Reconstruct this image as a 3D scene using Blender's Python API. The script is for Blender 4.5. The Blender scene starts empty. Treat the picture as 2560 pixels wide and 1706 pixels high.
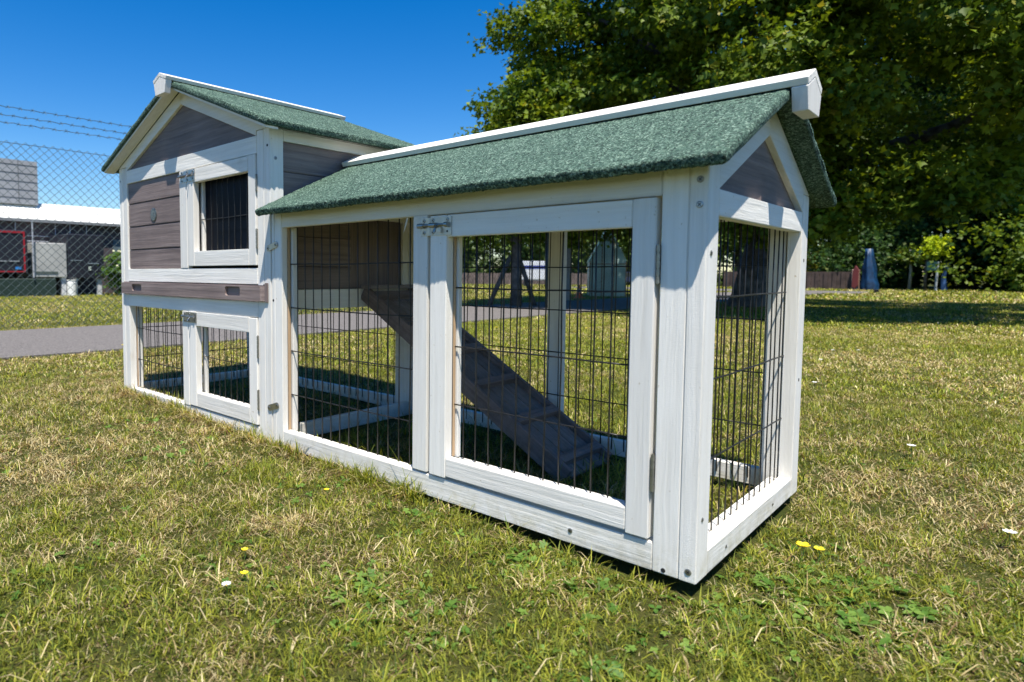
import bpy, bmesh, math, random
import numpy as np
from mathutils import Vector, Matrix
R = math.radians
C = bpy.context.scene.collection
scene = bpy.context.scene

# ------------------------------------------------------------------ camera, world, sun, exposure
F_PX, CX, CY = 1583.34, 1006.45, 782.56          # measured on the 2560 px wide photograph
PITCH, YAW, ROLL = -0.06127, 0.7781, 0.00371
cam_d = bpy.data.cameras.new('camera')
cam = bpy.data.objects.new('camera', cam_d); C.objects.link(cam); scene.camera = cam
cam_d.sensor_width = 36.0; cam_d.sensor_fit = 'HORIZONTAL'
cam_d.lens = F_PX / 2560 * 36.0
cam_d.shift_x = (1280 - CX) / 2560
cam_d.shift_y = (CY - 853) / 2560
cam_d.clip_start = 0.02; cam_d.clip_end = 2000
f = Vector((-math.sin(YAW) * math.cos(PITCH), math.cos(YAW) * math.cos(PITCH), math.sin(PITCH)))
r0 = Vector((math.cos(YAW), math.sin(YAW), 0)); u0 = r0.cross(f)
rr = r0 * math.cos(ROLL) + u0 * math.sin(ROLL); uu = -r0 * math.sin(ROLL) + u0 * math.cos(ROLL)
m = Matrix((rr, uu, -f)).transposed().to_4x4()
CAM = Vector((0.27494, -0.79593, 0.38038)); m.translation = CAM
cam.matrix_world = m
cam_d.dof.use_dof = True; cam_d.dof.focus_distance = 1.25; cam_d.dof.aperture_fstop = 7.0

SUN = Vector((1.0, -0.85, 3.1)).normalized()       # direction towards the sun, read off the eave shadows
sun_d = bpy.data.lights.new('sun', 'SUN'); sun_d.energy = 4.8; sun_d.angle = R(0.5); sun_d.color = (1.0, 0.945, 0.85)
sun = bpy.data.objects.new('sun', sun_d); C.objects.link(sun)
sun.rotation_euler = SUN.to_track_quat('Z', 'Y').to_euler(); sun.location = (3, -3, 9)
world = bpy.data.worlds.new('World'); scene.world = world; world.use_nodes = True
wn = world.node_tree.nodes; wl = world.node_tree.links
bg = wn['Background']; bg.inputs[1].default_value = 0.095
sky = wn.new('ShaderNodeTexSky'); sky.sky_type = 'NISHITA'; sky.sun_disc = False
sky.sun_elevation = math.asin(SUN.z); sky.sun_rotation = math.atan2(SUN.x, SUN.y)
sky.altitude = 0; sky.air_density = 1.0; sky.dust_density = 0.3; sky.ozone_density = 3.0
hsv = wn.new('ShaderNodeHueSaturation'); hsv.inputs['Saturation'].default_value = 1.48; hsv.inputs['Hue'].default_value = .5075; hsv.inputs['Value'].default_value = 1.0
wl.new(sky.outputs[0], hsv.inputs['Color']); wl.new(hsv.outputs[0], bg.inputs[0])
scene.view_settings.view_transform = 'Standard'; scene.view_settings.look = 'None'
scene.view_settings.exposure = 0.78; scene.view_settings.gamma = 1.0

# ------------------------------------------------------------------ helpers
rng = np.random.default_rng(7); random.seed(7)
def tag(o, label=None, cat=None, group=None, kind=None):
    if label: o['label'] = label
    if cat: o['category'] = cat
    if group: o['group'] = group
    if kind: o['kind'] = kind
    return o
def empty(name, loc=(0, 0, 0), parent=None):
    o = bpy.data.objects.new(name, None); C.objects.link(o); o.location = loc
    o.empty_display_size = 0.05
    if parent: o.parent = parent
    return o
def link(name, me, mat, parent=None):
    o = bpy.data.objects.new(name, me); C.objects.link(o)
    if mat is not None: me.materials.append(mat)
    if parent is not None: o.parent = parent
    return o
class MB:
    """collects shapes and builds ONE mesh object"""
    def __init__(s): s.v = []; s.f = []; s.n = 0
    def add(s, vs, fs):
        s.v += [tuple(v) for v in vs]; s.f += [tuple(i + s.n for i in q) for q in fs]; s.n += len(vs); return s
    def box(s, x0, x1, y0, y1, z0, z1):
        vs = [(x, y, z) for x in (x0, x1) for y in (y0, y1) for z in (z0, z1)]
        return s.add(vs, [(0, 1, 3, 2), (4, 6, 7, 5), (0, 4, 5, 1), (2, 3, 7, 6), (0, 2, 6, 4), (1, 5, 7, 3)])
    def prism(s, pts, axis, a, b):
        """polygon pts (2D) pushed along axis between a and b"""
        def P(p, t): return {0: (t, p[0], p[1]), 1: (p[0], t, p[1]), 2: (p[0], p[1], t)}[axis]
        n = len(pts); vs = [P(p, a) for p in pts] + [P(p, b) for p in pts]
        fs = [tuple(range(n))[::-1], tuple(range(n, 2 * n))] + [(i, (i + 1) % n, n + (i + 1) % n, n + i) for i in range(n)]
        return s.add(vs, fs)
    def tube(s, pts, rad, k=6, caps=True):
        pts = [Vector(p) for p in pts]; n = len(pts); rads = rad if isinstance(rad, (list, tuple)) else [rad] * n
        vs = []; fs = []
        t0 = (pts[1] - pts[0]).normalized(); a = t0.orthogonal().normalized()
        for i, p in enumerate(pts):
            t = (pts[min(i + 1, n - 1)] - pts[max(i - 1, 0)]).normalized()
            a = (a - t * a.dot(t)).normalized(); b = t.cross(a)
            for j in range(k):
                th = 2 * math.pi * j / k
                vs.append(p + (a * math.cos(th) + b * math.sin(th)) * rads[i])
        for i in range(n - 1):
            for j in range(k):
                fs.append((i * k + j, i * k + (j + 1) % k, (i + 1) * k + (j + 1) % k, (i + 1) * k + j))
        if caps: fs += [tuple(range(k))[::-1], tuple((n - 1) * k + j for j in range(k))]
        return s.add(vs, fs)
    def disc(s, c, axis, rad, t, k=20):
        """short cylinder at c along axis (Vector), thickness t"""
        c = Vector(c); d = Vector(axis).normalized()
        return s.tube([c, c + d * t], rad, k)
    def build(s, name, mat, parent=None, bev=0, seg=1, smooth=False):
        me = bpy.data.meshes.new(name); me.from_pydata(s.v, [], s.f); me.update()
        bm = bmesh.new(); bm.from_mesh(me)
        bmesh.ops.recalc_face_normals(bm, faces=bm.faces)
        if bev:
            es = [e for e in bm.edges if len(e.link_faces) == 2 and e.calc_face_angle(0) > R(25)]
            bmesh.ops.bevel(bm, geom=es, offset=bev, segments=seg, affect='EDGES', clamp_overlap=True)
        if smooth:
            for q in bm.faces: q.smooth = True
        bm.to_mesh(me); bm.free()
        return link(name, me, mat, parent)
def npmesh(name, V, faces, mat, parent=None, colors=None, smooth=False):
    """V (n,3); faces: list of arrays (m,k), k may differ; colors per vertex (n,3)"""
    me = bpy.data.meshes.new(name)
    nf = sum(len(q) for q in faces); nl = sum(q.size for q in faces)
    me.vertices.add(len(V)); me.vertices.foreach_set('co', np.ascontiguousarray(V, dtype=np.float32).ravel())
    me.loops.add(nl); me.polygons.add(nf)
    me.loops.foreach_set('vertex_index', np.concatenate([q.ravel() for q in faces]).astype(np.int32))
    tot = np.concatenate([np.full(len(q), q.shape[1]) for q in faces])
    st = np.concatenate([[0], np.cumsum(tot)[:-1]])
    me.polygons.foreach_set('loop_start', st.astype(np.int32))
    try: me.polygons.foreach_set('loop_total', tot.astype(np.int32))
    except Exception: pass
    if colors is not None:
        a = me.color_attributes.new('tint', 'FLOAT_COLOR', 'POINT')
        cc = np.ones((len(V), 4), np.float32); cc[:, :3] = colors
        a.data.foreach_set('color', cc.ravel())
    if smooth: me.polygons.foreach_set('use_smooth', np.ones(nf, bool))
    me.update(calc_edges=True); me.validate()
    return link(name, me, mat, parent)

# ------------------------------------------------------------------ materials
def mat(name):
    m = bpy.data.materials.new(name); m.use_nodes = True
    nt = m.node_tree; return m, nt, nt.nodes['Principled BSDF']
def N(nt, t, **k):
    n = nt.nodes.new(t)
    for a, b in k.items(): setattr(n, a, b)
    return n
def ramp(nt, stops):
    n = nt.nodes.new('ShaderNodeValToRGB'); e = n.color_ramp.elements
    while len(e) < len(stops): e.new(0.5)
    for q, (p, c) in zip(e, stops): q.position = p; q.color = (*c, 1)
    return n
def flat(name, col, rough=.6, metal=0, noise=.12, scale=30, bump=0.0):
    m, nt, p = mat(name)
    tc = N(nt, 'ShaderNodeTexCoord'); n = N(nt, 'ShaderNodeTexNoise'); n.inputs['Scale'].default_value = scale; n.inputs['Detail'].default_value = 5
    nt.links.new(tc.outputs['Object'], n.inputs['Vector'])
    a = tuple(c * (1 - noise) for c in col); b = tuple(min(1, c * (1 + noise)) for c in col)
    r = ramp(nt, [(.3, a), (.7, b)]); nt.links.new(n.outputs['Fac'], r.inputs[0]); nt.links.new(r.outputs[0], p.inputs['Base Color'])
    p.inputs['Roughness'].default_value = rough; p.inputs['Metallic'].default_value = metal
    if bump:
        b_ = N(nt, 'ShaderNodeBump'); b_.inputs['Strength'].default_value = bump; b_.inputs['Distance'].default_value = .002
        nt.links.new(n.outputs['Fac'], b_.inputs['Height']); nt.links.new(b_.outputs[0], p.inputs['Normal'])
    return m
def wood(name, axis, lo, mid, hi, knots=.5, rough=.62, bump=.35, spec=.3):
    """painted soft wood, grain running along axis 0/1/2"""
    m, nt, p = mat(name); L = nt.links.new
    tc = N(nt, 'ShaderNodeTexCoord'); oi = N(nt, 'ShaderNodeObjectInfo')
    ad = N(nt, 'ShaderNodeVectorMath', operation='MULTIPLY_ADD')
    cb = N(nt, 'ShaderNodeCombineXYZ')
    mu = N(nt, 'ShaderNodeMath', operation='MULTIPLY'); mu.inputs[1].default_value = 37.0
    L(oi.outputs['Random'], mu.inputs[0])
    for i in range(3): L(mu.outputs[0], cb.inputs[i])
    va = N(nt, 'ShaderNodeVectorMath', operation='ADD'); L(tc.outputs['Object'], va.inputs[0]); L(cb.outputs[0], va.inputs[1])
    # gentle waviness of the grain
    wv = N(nt, 'ShaderNodeTexNoise'); wv.inputs['Scale'].default_value = 9; wv.inputs['Detail'].default_value = 1; L(va.outputs[0], wv.inputs['Vector'])
    wm = N(nt, 'ShaderNodeVectorMath', operation='SCALE'); wm.inputs['Scale'].default_value = .008; L(wv.outputs['Color'], wm.inputs[0])
    vb = N(nt, 'ShaderNodeVectorMath', operation='ADD'); L(va.outputs[0], vb.inputs[0]); L(wm.outputs[0], vb.inputs[1])
    mp = N(nt, 'ShaderNodeMapping'); L(vb.outputs[0], mp.inputs[0])
    s = [1, 1, 1]; s[axis] = .022; mp.inputs['Scale'].default_value = s
    n1 = N(nt, 'ShaderNodeTexNoise'); n1.inputs['Scale'].default_value = 260; n1.inputs['Detail'].default_value = 6; n1.inputs['Roughness'].default_value = .7; L(mp.outputs[0], n1.inputs['Vector'])
    n2 = N(nt, 'ShaderNodeTexNoise'); n2.inputs['Scale'].default_value = 60; n2.inputs['Detail'].default_value = 3; L(mp.outputs[0], n2.inputs['Vector'])
    n3 = N(nt, 'ShaderNodeTexNoise'); n3.inputs['Scale'].default_value = 7; n3.inputs['Detail'].default_value = 4; L(va.outputs[0], n3.inputs['Vector'])
    mx = N(nt, 'ShaderNodeMath', operation='ADD'); L(n1.outputs['Fac'], mx.inputs[0]); L(n2.outputs['Fac'], mx.inputs[1]); n2.inputs['Scale'].default_value = 110
    mh = N(nt, 'ShaderNodeMath', operation='MULTIPLY_ADD'); mh.inputs[1].default_value = .38; L(mx.outputs[0], mh.inputs[0])
    m3 = N(nt, 'ShaderNodeMath', operation='MULTIPLY'); m3.inputs[1].default_value = .24; L(n3.outputs['Fac'], m3.inputs[0]); L(m3.outputs[0], mh.inputs[2])
    r = ramp(nt, [(.34, lo), (.49, mid), (.62, hi)]); L(mh.outputs[0], r.inputs[0])
    out = r.outputs[0]
    if knots:
        vo = N(nt, 'ShaderNodeTexVoronoi'); vo.inputs['Scale'].default_value = 11; L(vb.outputs[0], vo.inputs['Vector'])
        ml = N(nt, 'ShaderNodeMapping'); s2 = [1, 1, 1]; s2[axis] = .55; ml.inputs['Scale'].default_value = s2; L(vb.outputs[0], ml.inputs[0]); L(ml.outputs[0], vo.inputs['Vector'])
        rk = ramp(nt, [(.0, (1, 1, 1)), (.12, (0, 0, 0))]); L(vo.outputs['Distance'], rk.inputs[0])
        km = N(nt, 'ShaderNodeMath', operation='MULTIPLY'); km.inputs[1].default_value = knots; L(rk.outputs[0], km.inputs[0])
        mi = N(nt, 'ShaderNodeMixRGB', blend_type='MULTIPLY'); mi.inputs[2].default_value = (.72, .68, .62, 1); L(km.outputs[0], mi.inputs[0]); L(out, mi.inputs[1]); out = mi.outputs[0]
    sz = N(nt, 'ShaderNodeSeparateXYZ'); L(tc.outputs['Object'], sz.inputs[0])
    mr = N(nt, 'ShaderNodeMapRange'); mr.inputs['From Min'].default_value = .045; mr.inputs['From Max'].default_value = -.004; mr.inputs['To Min'].default_value = 0; mr.inputs['To Max'].default_value = .75; L(sz.outputs[2], mr.inputs[0])
    nd = N(nt, 'ShaderNodeTexNoise'); nd.inputs['Scale'].default_value = 38; nd.inputs['Detail'].default_value = 6; nd.inputs['Roughness'].default_value = .75; L(tc.outputs['Object'], nd.inputs['Vector'])
    rd1 = ramp(nt, [(.42, (0, 0, 0)), (.66, (1, 1, 1))]); L(nd.outputs['Fac'], rd1.inputs[0])
    md = N(nt, 'ShaderNodeMath', operation='MULTIPLY'); L(mr.outputs[0], md.inputs[0]); L(rd1.outputs[0], md.inputs[1])
    dm = N(nt, 'ShaderNodeMixRGB', blend_type='MULTIPLY'); dm.inputs[2].default_value = (.62, .58, .42, 1); L(md.outputs[0], dm.inputs[0]); L(out, dm.inputs[1]); out = dm.outputs[0]
    ob = N(nt, 'ShaderNodeMapRange'); ob.inputs['To Min'].default_value = .90; ob.inputs['To Max'].default_value = 1.05; L(oi.outputs['Random'], ob.inputs[0])
    om = N(nt, 'ShaderNodeVectorMath', operation='SCALE'); L(out, om.inputs[0]); L(ob.outputs[0], om.inputs['Scale']); out = om.outputs[0]
    # sparse specks, dents and rubbed spots
    ns = N(nt, 'ShaderNodeTexNoise'); ns.inputs['Scale'].default_value = 130; ns.inputs['Detail'].default_value = 3; L(va.outputs[0], ns.inputs['Vector'])
    rs = ramp(nt, [(.70, (0, 0, 0)), (.78, (1, 1, 1))]); L(ns.outputs['Fac'], rs.inputs[0])
    ds = N(nt, 'ShaderNodeMixRGB', blend_type='MULTIPLY'); ds.inputs[2].default_value = (.70, .64, .54, 1); L(rs.outputs[0], ds.inputs[0]); L(out, ds.inputs[1]); out = ds.outputs[0]
    L(out, p.inputs['Base Color']); p.inputs['Roughness'].default_value = rough
    p.inputs['Specular IOR Level'].default_value = spec
    fz = N(nt, 'ShaderNodeTexNoise'); fz.inputs['Scale'].default_value = 900; fz.inputs['Detail'].default_value = 2; L(va.outputs[0], fz.inputs['Vector'])
    hs = N(nt, 'ShaderNodeMath', operation='MULTIPLY_ADD'); hs.inputs[1].default_value = .45; L(fz.outputs['Fac'], hs.inputs[0]); L(mx.outputs[0], hs.inputs[2])
    b = N(nt, 'ShaderNodeBump'); b.inputs['Strength'].default_value = bump * 1.6; b.inputs['Distance'].default_value = .0014
    L(hs.outputs[0], b.inputs['Height']); L(b.outputs[0], p.inputs['Normal'])
    return m
WH = dict(lo=(.71, .68, .62), mid=(.80, .772, .715), hi=(.855, .835, .785))
W = [wood('white_paint_' + a, i, **WH) for i, a in enumerate('xyz')]
PU = dict(lo=(.12, .092, .090), mid=(.205, .157, .145), hi=(.28, .222, .206), knots=.45)
PW = [wood('purple_stain_' + a, i, **PU) for i, a in enumerate('xyz')]
PR = [wood('lifted_purple_stain_' + a, i, lo=(.14, .11, .10), mid=(.22, .178, .162), hi=(.29, .24, .22), knots=.3) for i, a in enumerate('xyz')]  # the purple stain again, lightened to lift the shade on the ramp
RAW = wood('raw_wood', 2, (.35, .22, .12), (.5, .34, .2), (.6, .43, .28), knots=0)
WIRE = flat('black_wire', (.012, .012, .013), rough=.42, metal=.0, noise=.3, scale=200)
ZINC = flat('zinc', (.36, .36, .345), rough=.30, metal=.9, noise=.12, scale=90, bump=.2)
DARK = flat('recess_shade', (.012, .012, .012), rough=.8)  # near-black colour standing in for shade in holes, slots and grooves
BRASS = flat('old_zinc', (.30, .29, .25), rough=.4, metal=.85, noise=.2, scale=150)

def felt_mat():
    m, nt, p = mat('green_mineral_felt'); L = nt.links.new
    tc = N(nt, 'ShaderNodeTexCoord')
    v = N(nt, 'ShaderNodeTexVoronoi'); v.inputs['Scale'].default_value = 400
    n = N(nt, 'ShaderNodeTexNoise'); n.inputs['Scale'].default_value = 320; n.inputs['Detail'].default_value = 3; n.inputs['Roughness'].default_value = .6; n.inputs['Distortion'].default_value = 1.2
    n2 = N(nt, 'ShaderNodeTexNoise'); n2.inputs['Scale'].default_value = 22; n2.inputs['Detail'].default_value = 3
    for q in (v, n, n2): L(tc.outputs['Object'], q.inputs['Vector'])
    sx = N(nt, 'ShaderNodeSeparateColor'); L(v.outputs['Color'], sx.inputs[0])
    mx = N(nt, 'ShaderNodeMath', operation='MULTIPLY_ADD'); mx.inputs[1].default_value = .35; L(sx.outputs[0], mx.inputs[0])
    m2 = N(nt, 'ShaderNodeMath', operation='MULTIPLY'); m2.inputs[1].default_value = .65; L(n.outputs['Fac'], m2.inputs[0]); L(m2.outputs[0], mx.inputs[2])
    a = N(nt, 'ShaderNodeMath', operation='MULTIPLY_ADD'); a.inputs[1].default_value = .14; L(n2.outputs['Fac'], a.inputs[0]); L(mx.outputs[0], a.inputs[2])
    r = ramp(nt, [(.38, (.010, .024, .018)), (.55, (.043, .094, .066)), (.68, (.105, .180, .130)), (.88, (.34, .46, .37))])
    L(a.outputs[0], r.inputs[0]); L(r.outputs[0], p.inputs['Base Color'])
    p.inputs['Roughness'].default_value = .75; p.inputs['Specular IOR Level'].default_value = .35
    b = N(nt, 'ShaderNodeBump'); b.inputs['Strength'].default_value = 1; b.inputs['Distance'].default_value = .0035
    L(mx.outputs[0], b.inputs['Height']); L(b.outputs[0], p.inputs['Normal'])
    return m
FELT = felt_mat()
def tint_mat(name, rough=.6, trans=.35, mul=1.0, spec=.3):
    """colour comes from each leaf or blade's own tint"""
    m, nt, p = mat(name); L = nt.links.new
    at = N(nt, 'ShaderNodeAttribute', attribute_name='tint')
    p.inputs['Roughness'].default_value = rough; p.inputs['Specular IOR Level'].default_value = spec
    L(at.outputs['Color'], p.inputs['Base Color'])
    if trans:
        t = N(nt, 'ShaderNodeBsdfTranslucent'); mxx = N(nt, 'ShaderNodeMixShader'); mxx.inputs[0].default_value = trans
        hs = N(nt, 'ShaderNodeMixRGB', blend_type='MULTIPLY'); hs.inputs[0].default_value = 1; hs.inputs[2].default_value = (1.5, 1.35, .55, 1)
        L(at.outputs['Color'], hs.inputs[1]); L(hs.outputs[0], t.inputs[0])
        L(p.outputs[0], mxx.inputs[1]); L(t.outputs[0], mxx.inputs[2]); L(mxx.outputs[0], nt.nodes['Material Output'].inputs[0])
    return m
LEAF = tint_mat('leaf', rough=.5, trans=.33, spec=.22)
BLADE = tint_mat('grass_blade', rough=.55, trans=.28)
BARK = flat('bark', (.085, .080, .075), rough=.9, noise=.7, scale=14, bump=1)

# ------------------------------------------------------------------ ground
def noise2(x, y, seed=0):
    """smooth pseudo random field, about -1..1"""
    r = np.random.default_rng(seed); out = 0
    for k in range(7):
        a = r.uniform(0, 2 * np.pi); fq = r.uniform(.6, 1.8); ph = r.uniform(0, 6.28)
        out = out + np.sin((x * np.cos(a) + y * np.sin(a)) * fq + ph + 1.3 * np.sin((x * np.sin(a) - y * np.cos(a)) * fq * .7 + ph * 2))
    return out / 3.6
def hgt(x, y):
    x = np.asarray(x, float); y = np.asarray(y, float)
    near = np.exp(-(((x + .6) / 3.2) ** 2 + ((y + .2) / 3.2) ** 2))
    t = np.clip((-x - .2) / 1.5, 0, 1)
    return near * (-.020 + .026 * t) + .004 * noise2(x * 5, y * 5, 3) * near
def ground_material():
    m, nt, p = mat('lawn_soil'); L = nt.links.new
    tc = N(nt, 'ShaderNodeTexCoord')
    def noi(s, d=6, ro=.6):
        n = N(nt, 'ShaderNodeTexNoise'); n.inputs['Scale'].default_value = s; n.inputs['Detail'].default_value = d; n.inputs['Roughness'].default_value = ro
        L(tc.outputs['Object'], n.inputs['Vector']); return n
    a = noi(.9, 5); b = noi(14, 8, .75); c = noi(120, 4, .8)
    r1 = ramp(nt, [(.3, (.036, .054, .010)), (.5, (.070, .080, .018)), (.7, (.12, .102, .034))])
    ad = N(nt, 'ShaderNodeMath', operation='MULTIPLY_ADD'); ad.inputs[1].default_value = .5; L(a.outputs['Fac'], ad.inputs[0])
    mb = N(nt, 'ShaderNodeMath', operation='MULTIPLY'); mb.inputs[1].default_value = .5; L(b.outputs['Fac'], mb.inputs[0]); L(mb.outputs[0], ad.inputs[2])
    L(ad.outputs[0], r1.inputs[0])
    r2 = ramp(nt, [(.3, (.45, .45, .45)), (.7, (1.15, 1.15, 1.15))]); L(c.outputs['Fac'], r2.inputs[0])
    mx = N(nt, 'ShaderNodeMixRGB', blend_type='MULTIPLY'); mx.inputs[0].default_value = .8; L(r1.outputs[0], mx.inputs[1]); L(r2.outputs[0], mx.inputs[2])
    L(mx.outputs[0], p.inputs['Base Color']); p.inputs['Roughness'].default_value = .95; p.inputs['Specular IOR Level'].default_value = .1
    bp = N(nt, 'ShaderNodeBump'); bp.inputs['Strength'].default_value = .8; bp.inputs['Distance'].default_value = .03
    L(b.outputs['Fac'], bp.inputs['Height']); L(bp.outputs[0], p.inputs['Normal'])
    return m
GM = ground_material()
def axis_pts(lo, hi):
    a = list(np.arange(lo, hi, .12)); s = .12; x = hi
    while x < 400: a.append(x); s *= 1.35; x += s
    s = .12; x = lo; b = []
    while x > -400: s *= 1.35; x -= s; b.append(x)
    return np.array(b[::-1] + a)
gx = axis_pts(-3.2, 1.6); gy = axis_pts(-1.4, 4.0)
X, Y = np.meshgrid(gx, gy, indexing='ij'); Z = hgt(X, Y)
V = np.stack([X.ravel(), Y.ravel(), Z.ravel()], 1); ni, nj = len(gx), len(gy)
I, J = np.meshgrid(np.arange(ni - 1), np.arange(nj - 1), indexing='ij')
q = np.stack([I * nj + J, (I + 1) * nj + J, (I + 1) * nj + J + 1, I * nj + J + 1], -1).reshape(-1, 4)
g = npmesh('ground', V, [q], GM, smooth=True); tag(g, 'mown lawn soil spreading under everything', kind='structure')

# asphalt path and crossing
asph = flat('asphalt', (.135, .122, .112), rough=.92, noise=.55, scale=110, bump=.8)
pb = MB(); L_, Rr = [], []
for y in np.linspace(-6, 15.2, 40):
    w = .03 * math.sin(y * 1.7); L_.append((-4.36 + w, y)); Rr.append((-2.87 + .02 * math.sin(y * 2.3) + .10 * max(0, (y - 3)) / 11, y))
pb.prism(L_ + Rr[::-1], 2, -.05, .012)
pth = pb.build('path', asph); tag(pth, 'grey asphalt footpath running past the end of the hutch', kind='structure')
pb = MB().prism([(-9.5, 15.2), (-2.25, 15.2), (-2.35, 17.4), (-9.5, 17.6)], 2, -.05, .010)
o = pb.build('road', asph); tag(o, 'far grey asphalt strip crossing behind the lawn', kind='structure')

# ------------------------------------------------------------------ grass blades (one stuff object)
def in_view(x, y, m=60):
    dx = x - CAM.x; dy = y - CAM.y
    dep = dx * f.x + dy * f.y - CAM.z * f.z * 0 - (-CAM.z) * 0
    dz = -CAM.z
    dep = dx * f.x + dy * f.y + dz * f.z; px = CX + F_PX * (dx * rr.x + dy * rr.y + dz * rr.z) / np.maximum(dep, .01)
    py = CY - F_PX * (dx * uu.x + dy * uu.y + dz * uu.z) / np.maximum(dep, .01)
    return (dep > .1) & (px > -m) & (px < 2560 + m) & (py < 1706 + 160)
def scatter(d0, d1, dens):
    R1 = d1; area = (2 * R1) ** 2; n = int(area * dens)
    out = []
    while n > 0:
        k = min(n, 2000000); n -= k
        x = CAM.x + rng.uniform(-R1, R1, k); y = CAM.y + rng.uniform(-R1, R1, k)
        d = np.hypot(x - CAM.x, y - CAM.y); ok = (d >= d0) & (d < d1) & in_view(x, y); out.append(np.stack([x[ok], y[ok]], 1))
    return np.concatenate(out)
def onpath(x, y):
    x = x + .025 * noise2(x * 9, y * 9, 77) + rng.normal(0, .008, np.shape(x))
    return (x < -2.85 + .10 * np.maximum(0, y - 3) / 11) & (x > -4.38) & (y < 15.3)
def drymap(x, y):
    v = .45 + .26 * noise2(x * 2.1, y * 2.1, 11) + .25 * noise2(x * 6.5, y * 6.5, 12) + .1 * noise2(x * 17, y * 17, 13)
    v = v - .12 * np.clip(.5 - np.hypot(x - .12, (y - .10)) * 1.2, 0, 1) - .10 * (y < -.55)
    v = v + .42 * np.exp(-(((x + .45) / .28) ** 2 + ((y + .24) / .13) ** 2))
    return np.clip(v, 0, 1)
VS, FS4, FS3, CS = [], [], [], []; base = 0
def blades(pts, lmin, lmax, w, dryb=0.0, flat_=False, gain=1.0):
    global base
    x, y = pts[:, 0], pts[:, 1]; n = len(x); z = hgt(x, y)
    dry = drymap(x, y) + dryb
    cl0 = .6 * noise2(x * 26, y * 26, 41) + .4 * noise2(x * 70, y * 70, 42); isdry = rng.random(n) < np.clip(dry + .38 * cl0, .05, .95)
    Ln = rng.uniform(lmin, lmax, n) * np.where(rng.random(n) < .06, 1.5, 1); az = rng.uniform(0, 2 * np.pi, n)
    lean = np.where(isdry, rng.uniform(.8, 1.56, n), rng.uniform(.35, 1.45, n))
    cl = .5 * noise2(x * 38, y * 38, 31) + .5 * noise2(x * 95, y * 95, 32); Ln = Ln * np.clip(1.0 + .75 * cl, .45, 1.9)
    if flat_: lean = rng.uniform(1.25, 1.5, n); z = z + rng.uniform(.004, .014, n)
    wd = w * rng.uniform(.6, 1.3, n)
    dx, dy = np.cos(az), np.sin(az); sx, sy = -dy, dx
    h1 = np.cos(lean * .75) * Ln * .55; o1 = np.sin(lean * .75) * Ln * .55
    h2 = h1 + np.cos(np.minimum(lean * 1.45, 1.75)) * Ln * .5; o2 = o1 + np.sin(np.minimum(lean * 1.45, 1.75)) * Ln * .5
    z0 = z - .003
    def P(o, h, s): return np.stack([x + dx * o + sx * s, y + dy * o + sy * s, z0 + h + .001], 1)
    v = np.stack([P(0 * o1, 0 * h1, -wd * .5), P(0 * o1, 0 * h1, wd * .5), P(o1, h1, -wd * .42), P(o1, h1, wd * .42), P(o2, np.maximum(h2, .001), 0 * wd)], 1).reshape(-1, 3)
    b = base + 5 * np.arange(n)
    FS4.append(np.stack([b, b + 1, b + 3, b + 2], 1)); FS3.append(np.stack([b + 2, b + 3, b + 4], 1)); base += 5 * n
    g1 = np.array([.055, .108, .010]); g2 = np.array([.37, .37, .040]); s1 = np.array([.38, .29, .11]); s2 = np.array([.72, .62, .36]); s3 = np.array([.20, .125, .055])
    t = rng.random(n)[:, None]; t2 = rng.random(n)[:, None]
    gcol = g1 * (1 - t) + g2 * t; scol = np.where(t2 < .25, s3, s1 * (1 - t) + s2 * t)
    col = np.where(isdry[:, None], scol, gcol) * (rng.uniform(.50, 1.12, n) * np.clip(1 + .35 * cl, .5, 1.35))[:, None] * gain  # low clumps also tinted darker, their shade put into the colour
    VS.append(v); CS.append(np.repeat(col, 5, 0))
def clear(p):
    x, y = p[:, 0], p[:, 1]; ok = ~onpath(x, y) & ~((x > -9.5) & (x < -2.3) & (y > 15.2) & (y < 17.5))
    # keep the timber free of blades
    for a, b_, c_, d_ in ((-1.745, 0, -.002, .036), (-1.745, 0, .45, .484), (-.94, -.875, 0, .48), (-.036, .002, 0, .48), (-1.75, -1.71, 0, .48)):
        ok &= ~((x > a) & (x < b_) & (y > c_) & (y < d_))
    ok &= ~((x > -.62) & (x < .01) & (y > -.006) & (y < .03))
    return p[ok]
p1 = clear(scatter(.12, 1.3, 105000)); blades(p1, .008, .021, .0013)
p2 = clear(scatter(1.3, 2.6, 52000)); blades(p2, .009, .022, .0017)
p3 = clear(scatter(2.6, 5.5, 18000)); blades(p3, .010, .024, .0030, -.08, gain=1.15)
p4 = clear(scatter(5.5, 12, 4200)); blades(p4, .012, .026, .0060, -.12, gain=1.2)
p5 = clear(scatter(12, 24, 260)); blades(p5, .02, .05, .024, -.12, gain=1.2)
blades(clear(scatter(.12, 1.6, 2600)), .012, .034, .0013, .35, True)
# longer tufts against the front boards
tx = rng.uniform(-1.78, -.45, 4600); ty = -.003 - np.abs(rng.normal(0, .011, 4600)); blades(np.stack([tx, ty], 1), .018, .050, .0018, .0)
tx = rng.uniform(-.45, .02, 500); ty = -.010 - np.abs(rng.normal(0, .014, 500)); blades(np.stack([tx, ty], 1), .014, .030, .002, -.1)
tx = rng.uniform(-.85, -.05, 2600); ty = rng.uniform(.05, .44, 2600); blades(np.stack([tx, ty], 1), .025, .05, .0022, -.1)
V = np.concatenate(VS); Ccol = np.concatenate(CS)
o = npmesh('grass', V, [np.concatenate(FS4), np.concatenate(FS3)], BLADE, colors=Ccol)
tag(o, 'short sun-dried lawn grass of green and straw blades', kind='stuff')
print('grass blades', len(V) // 5)

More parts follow.
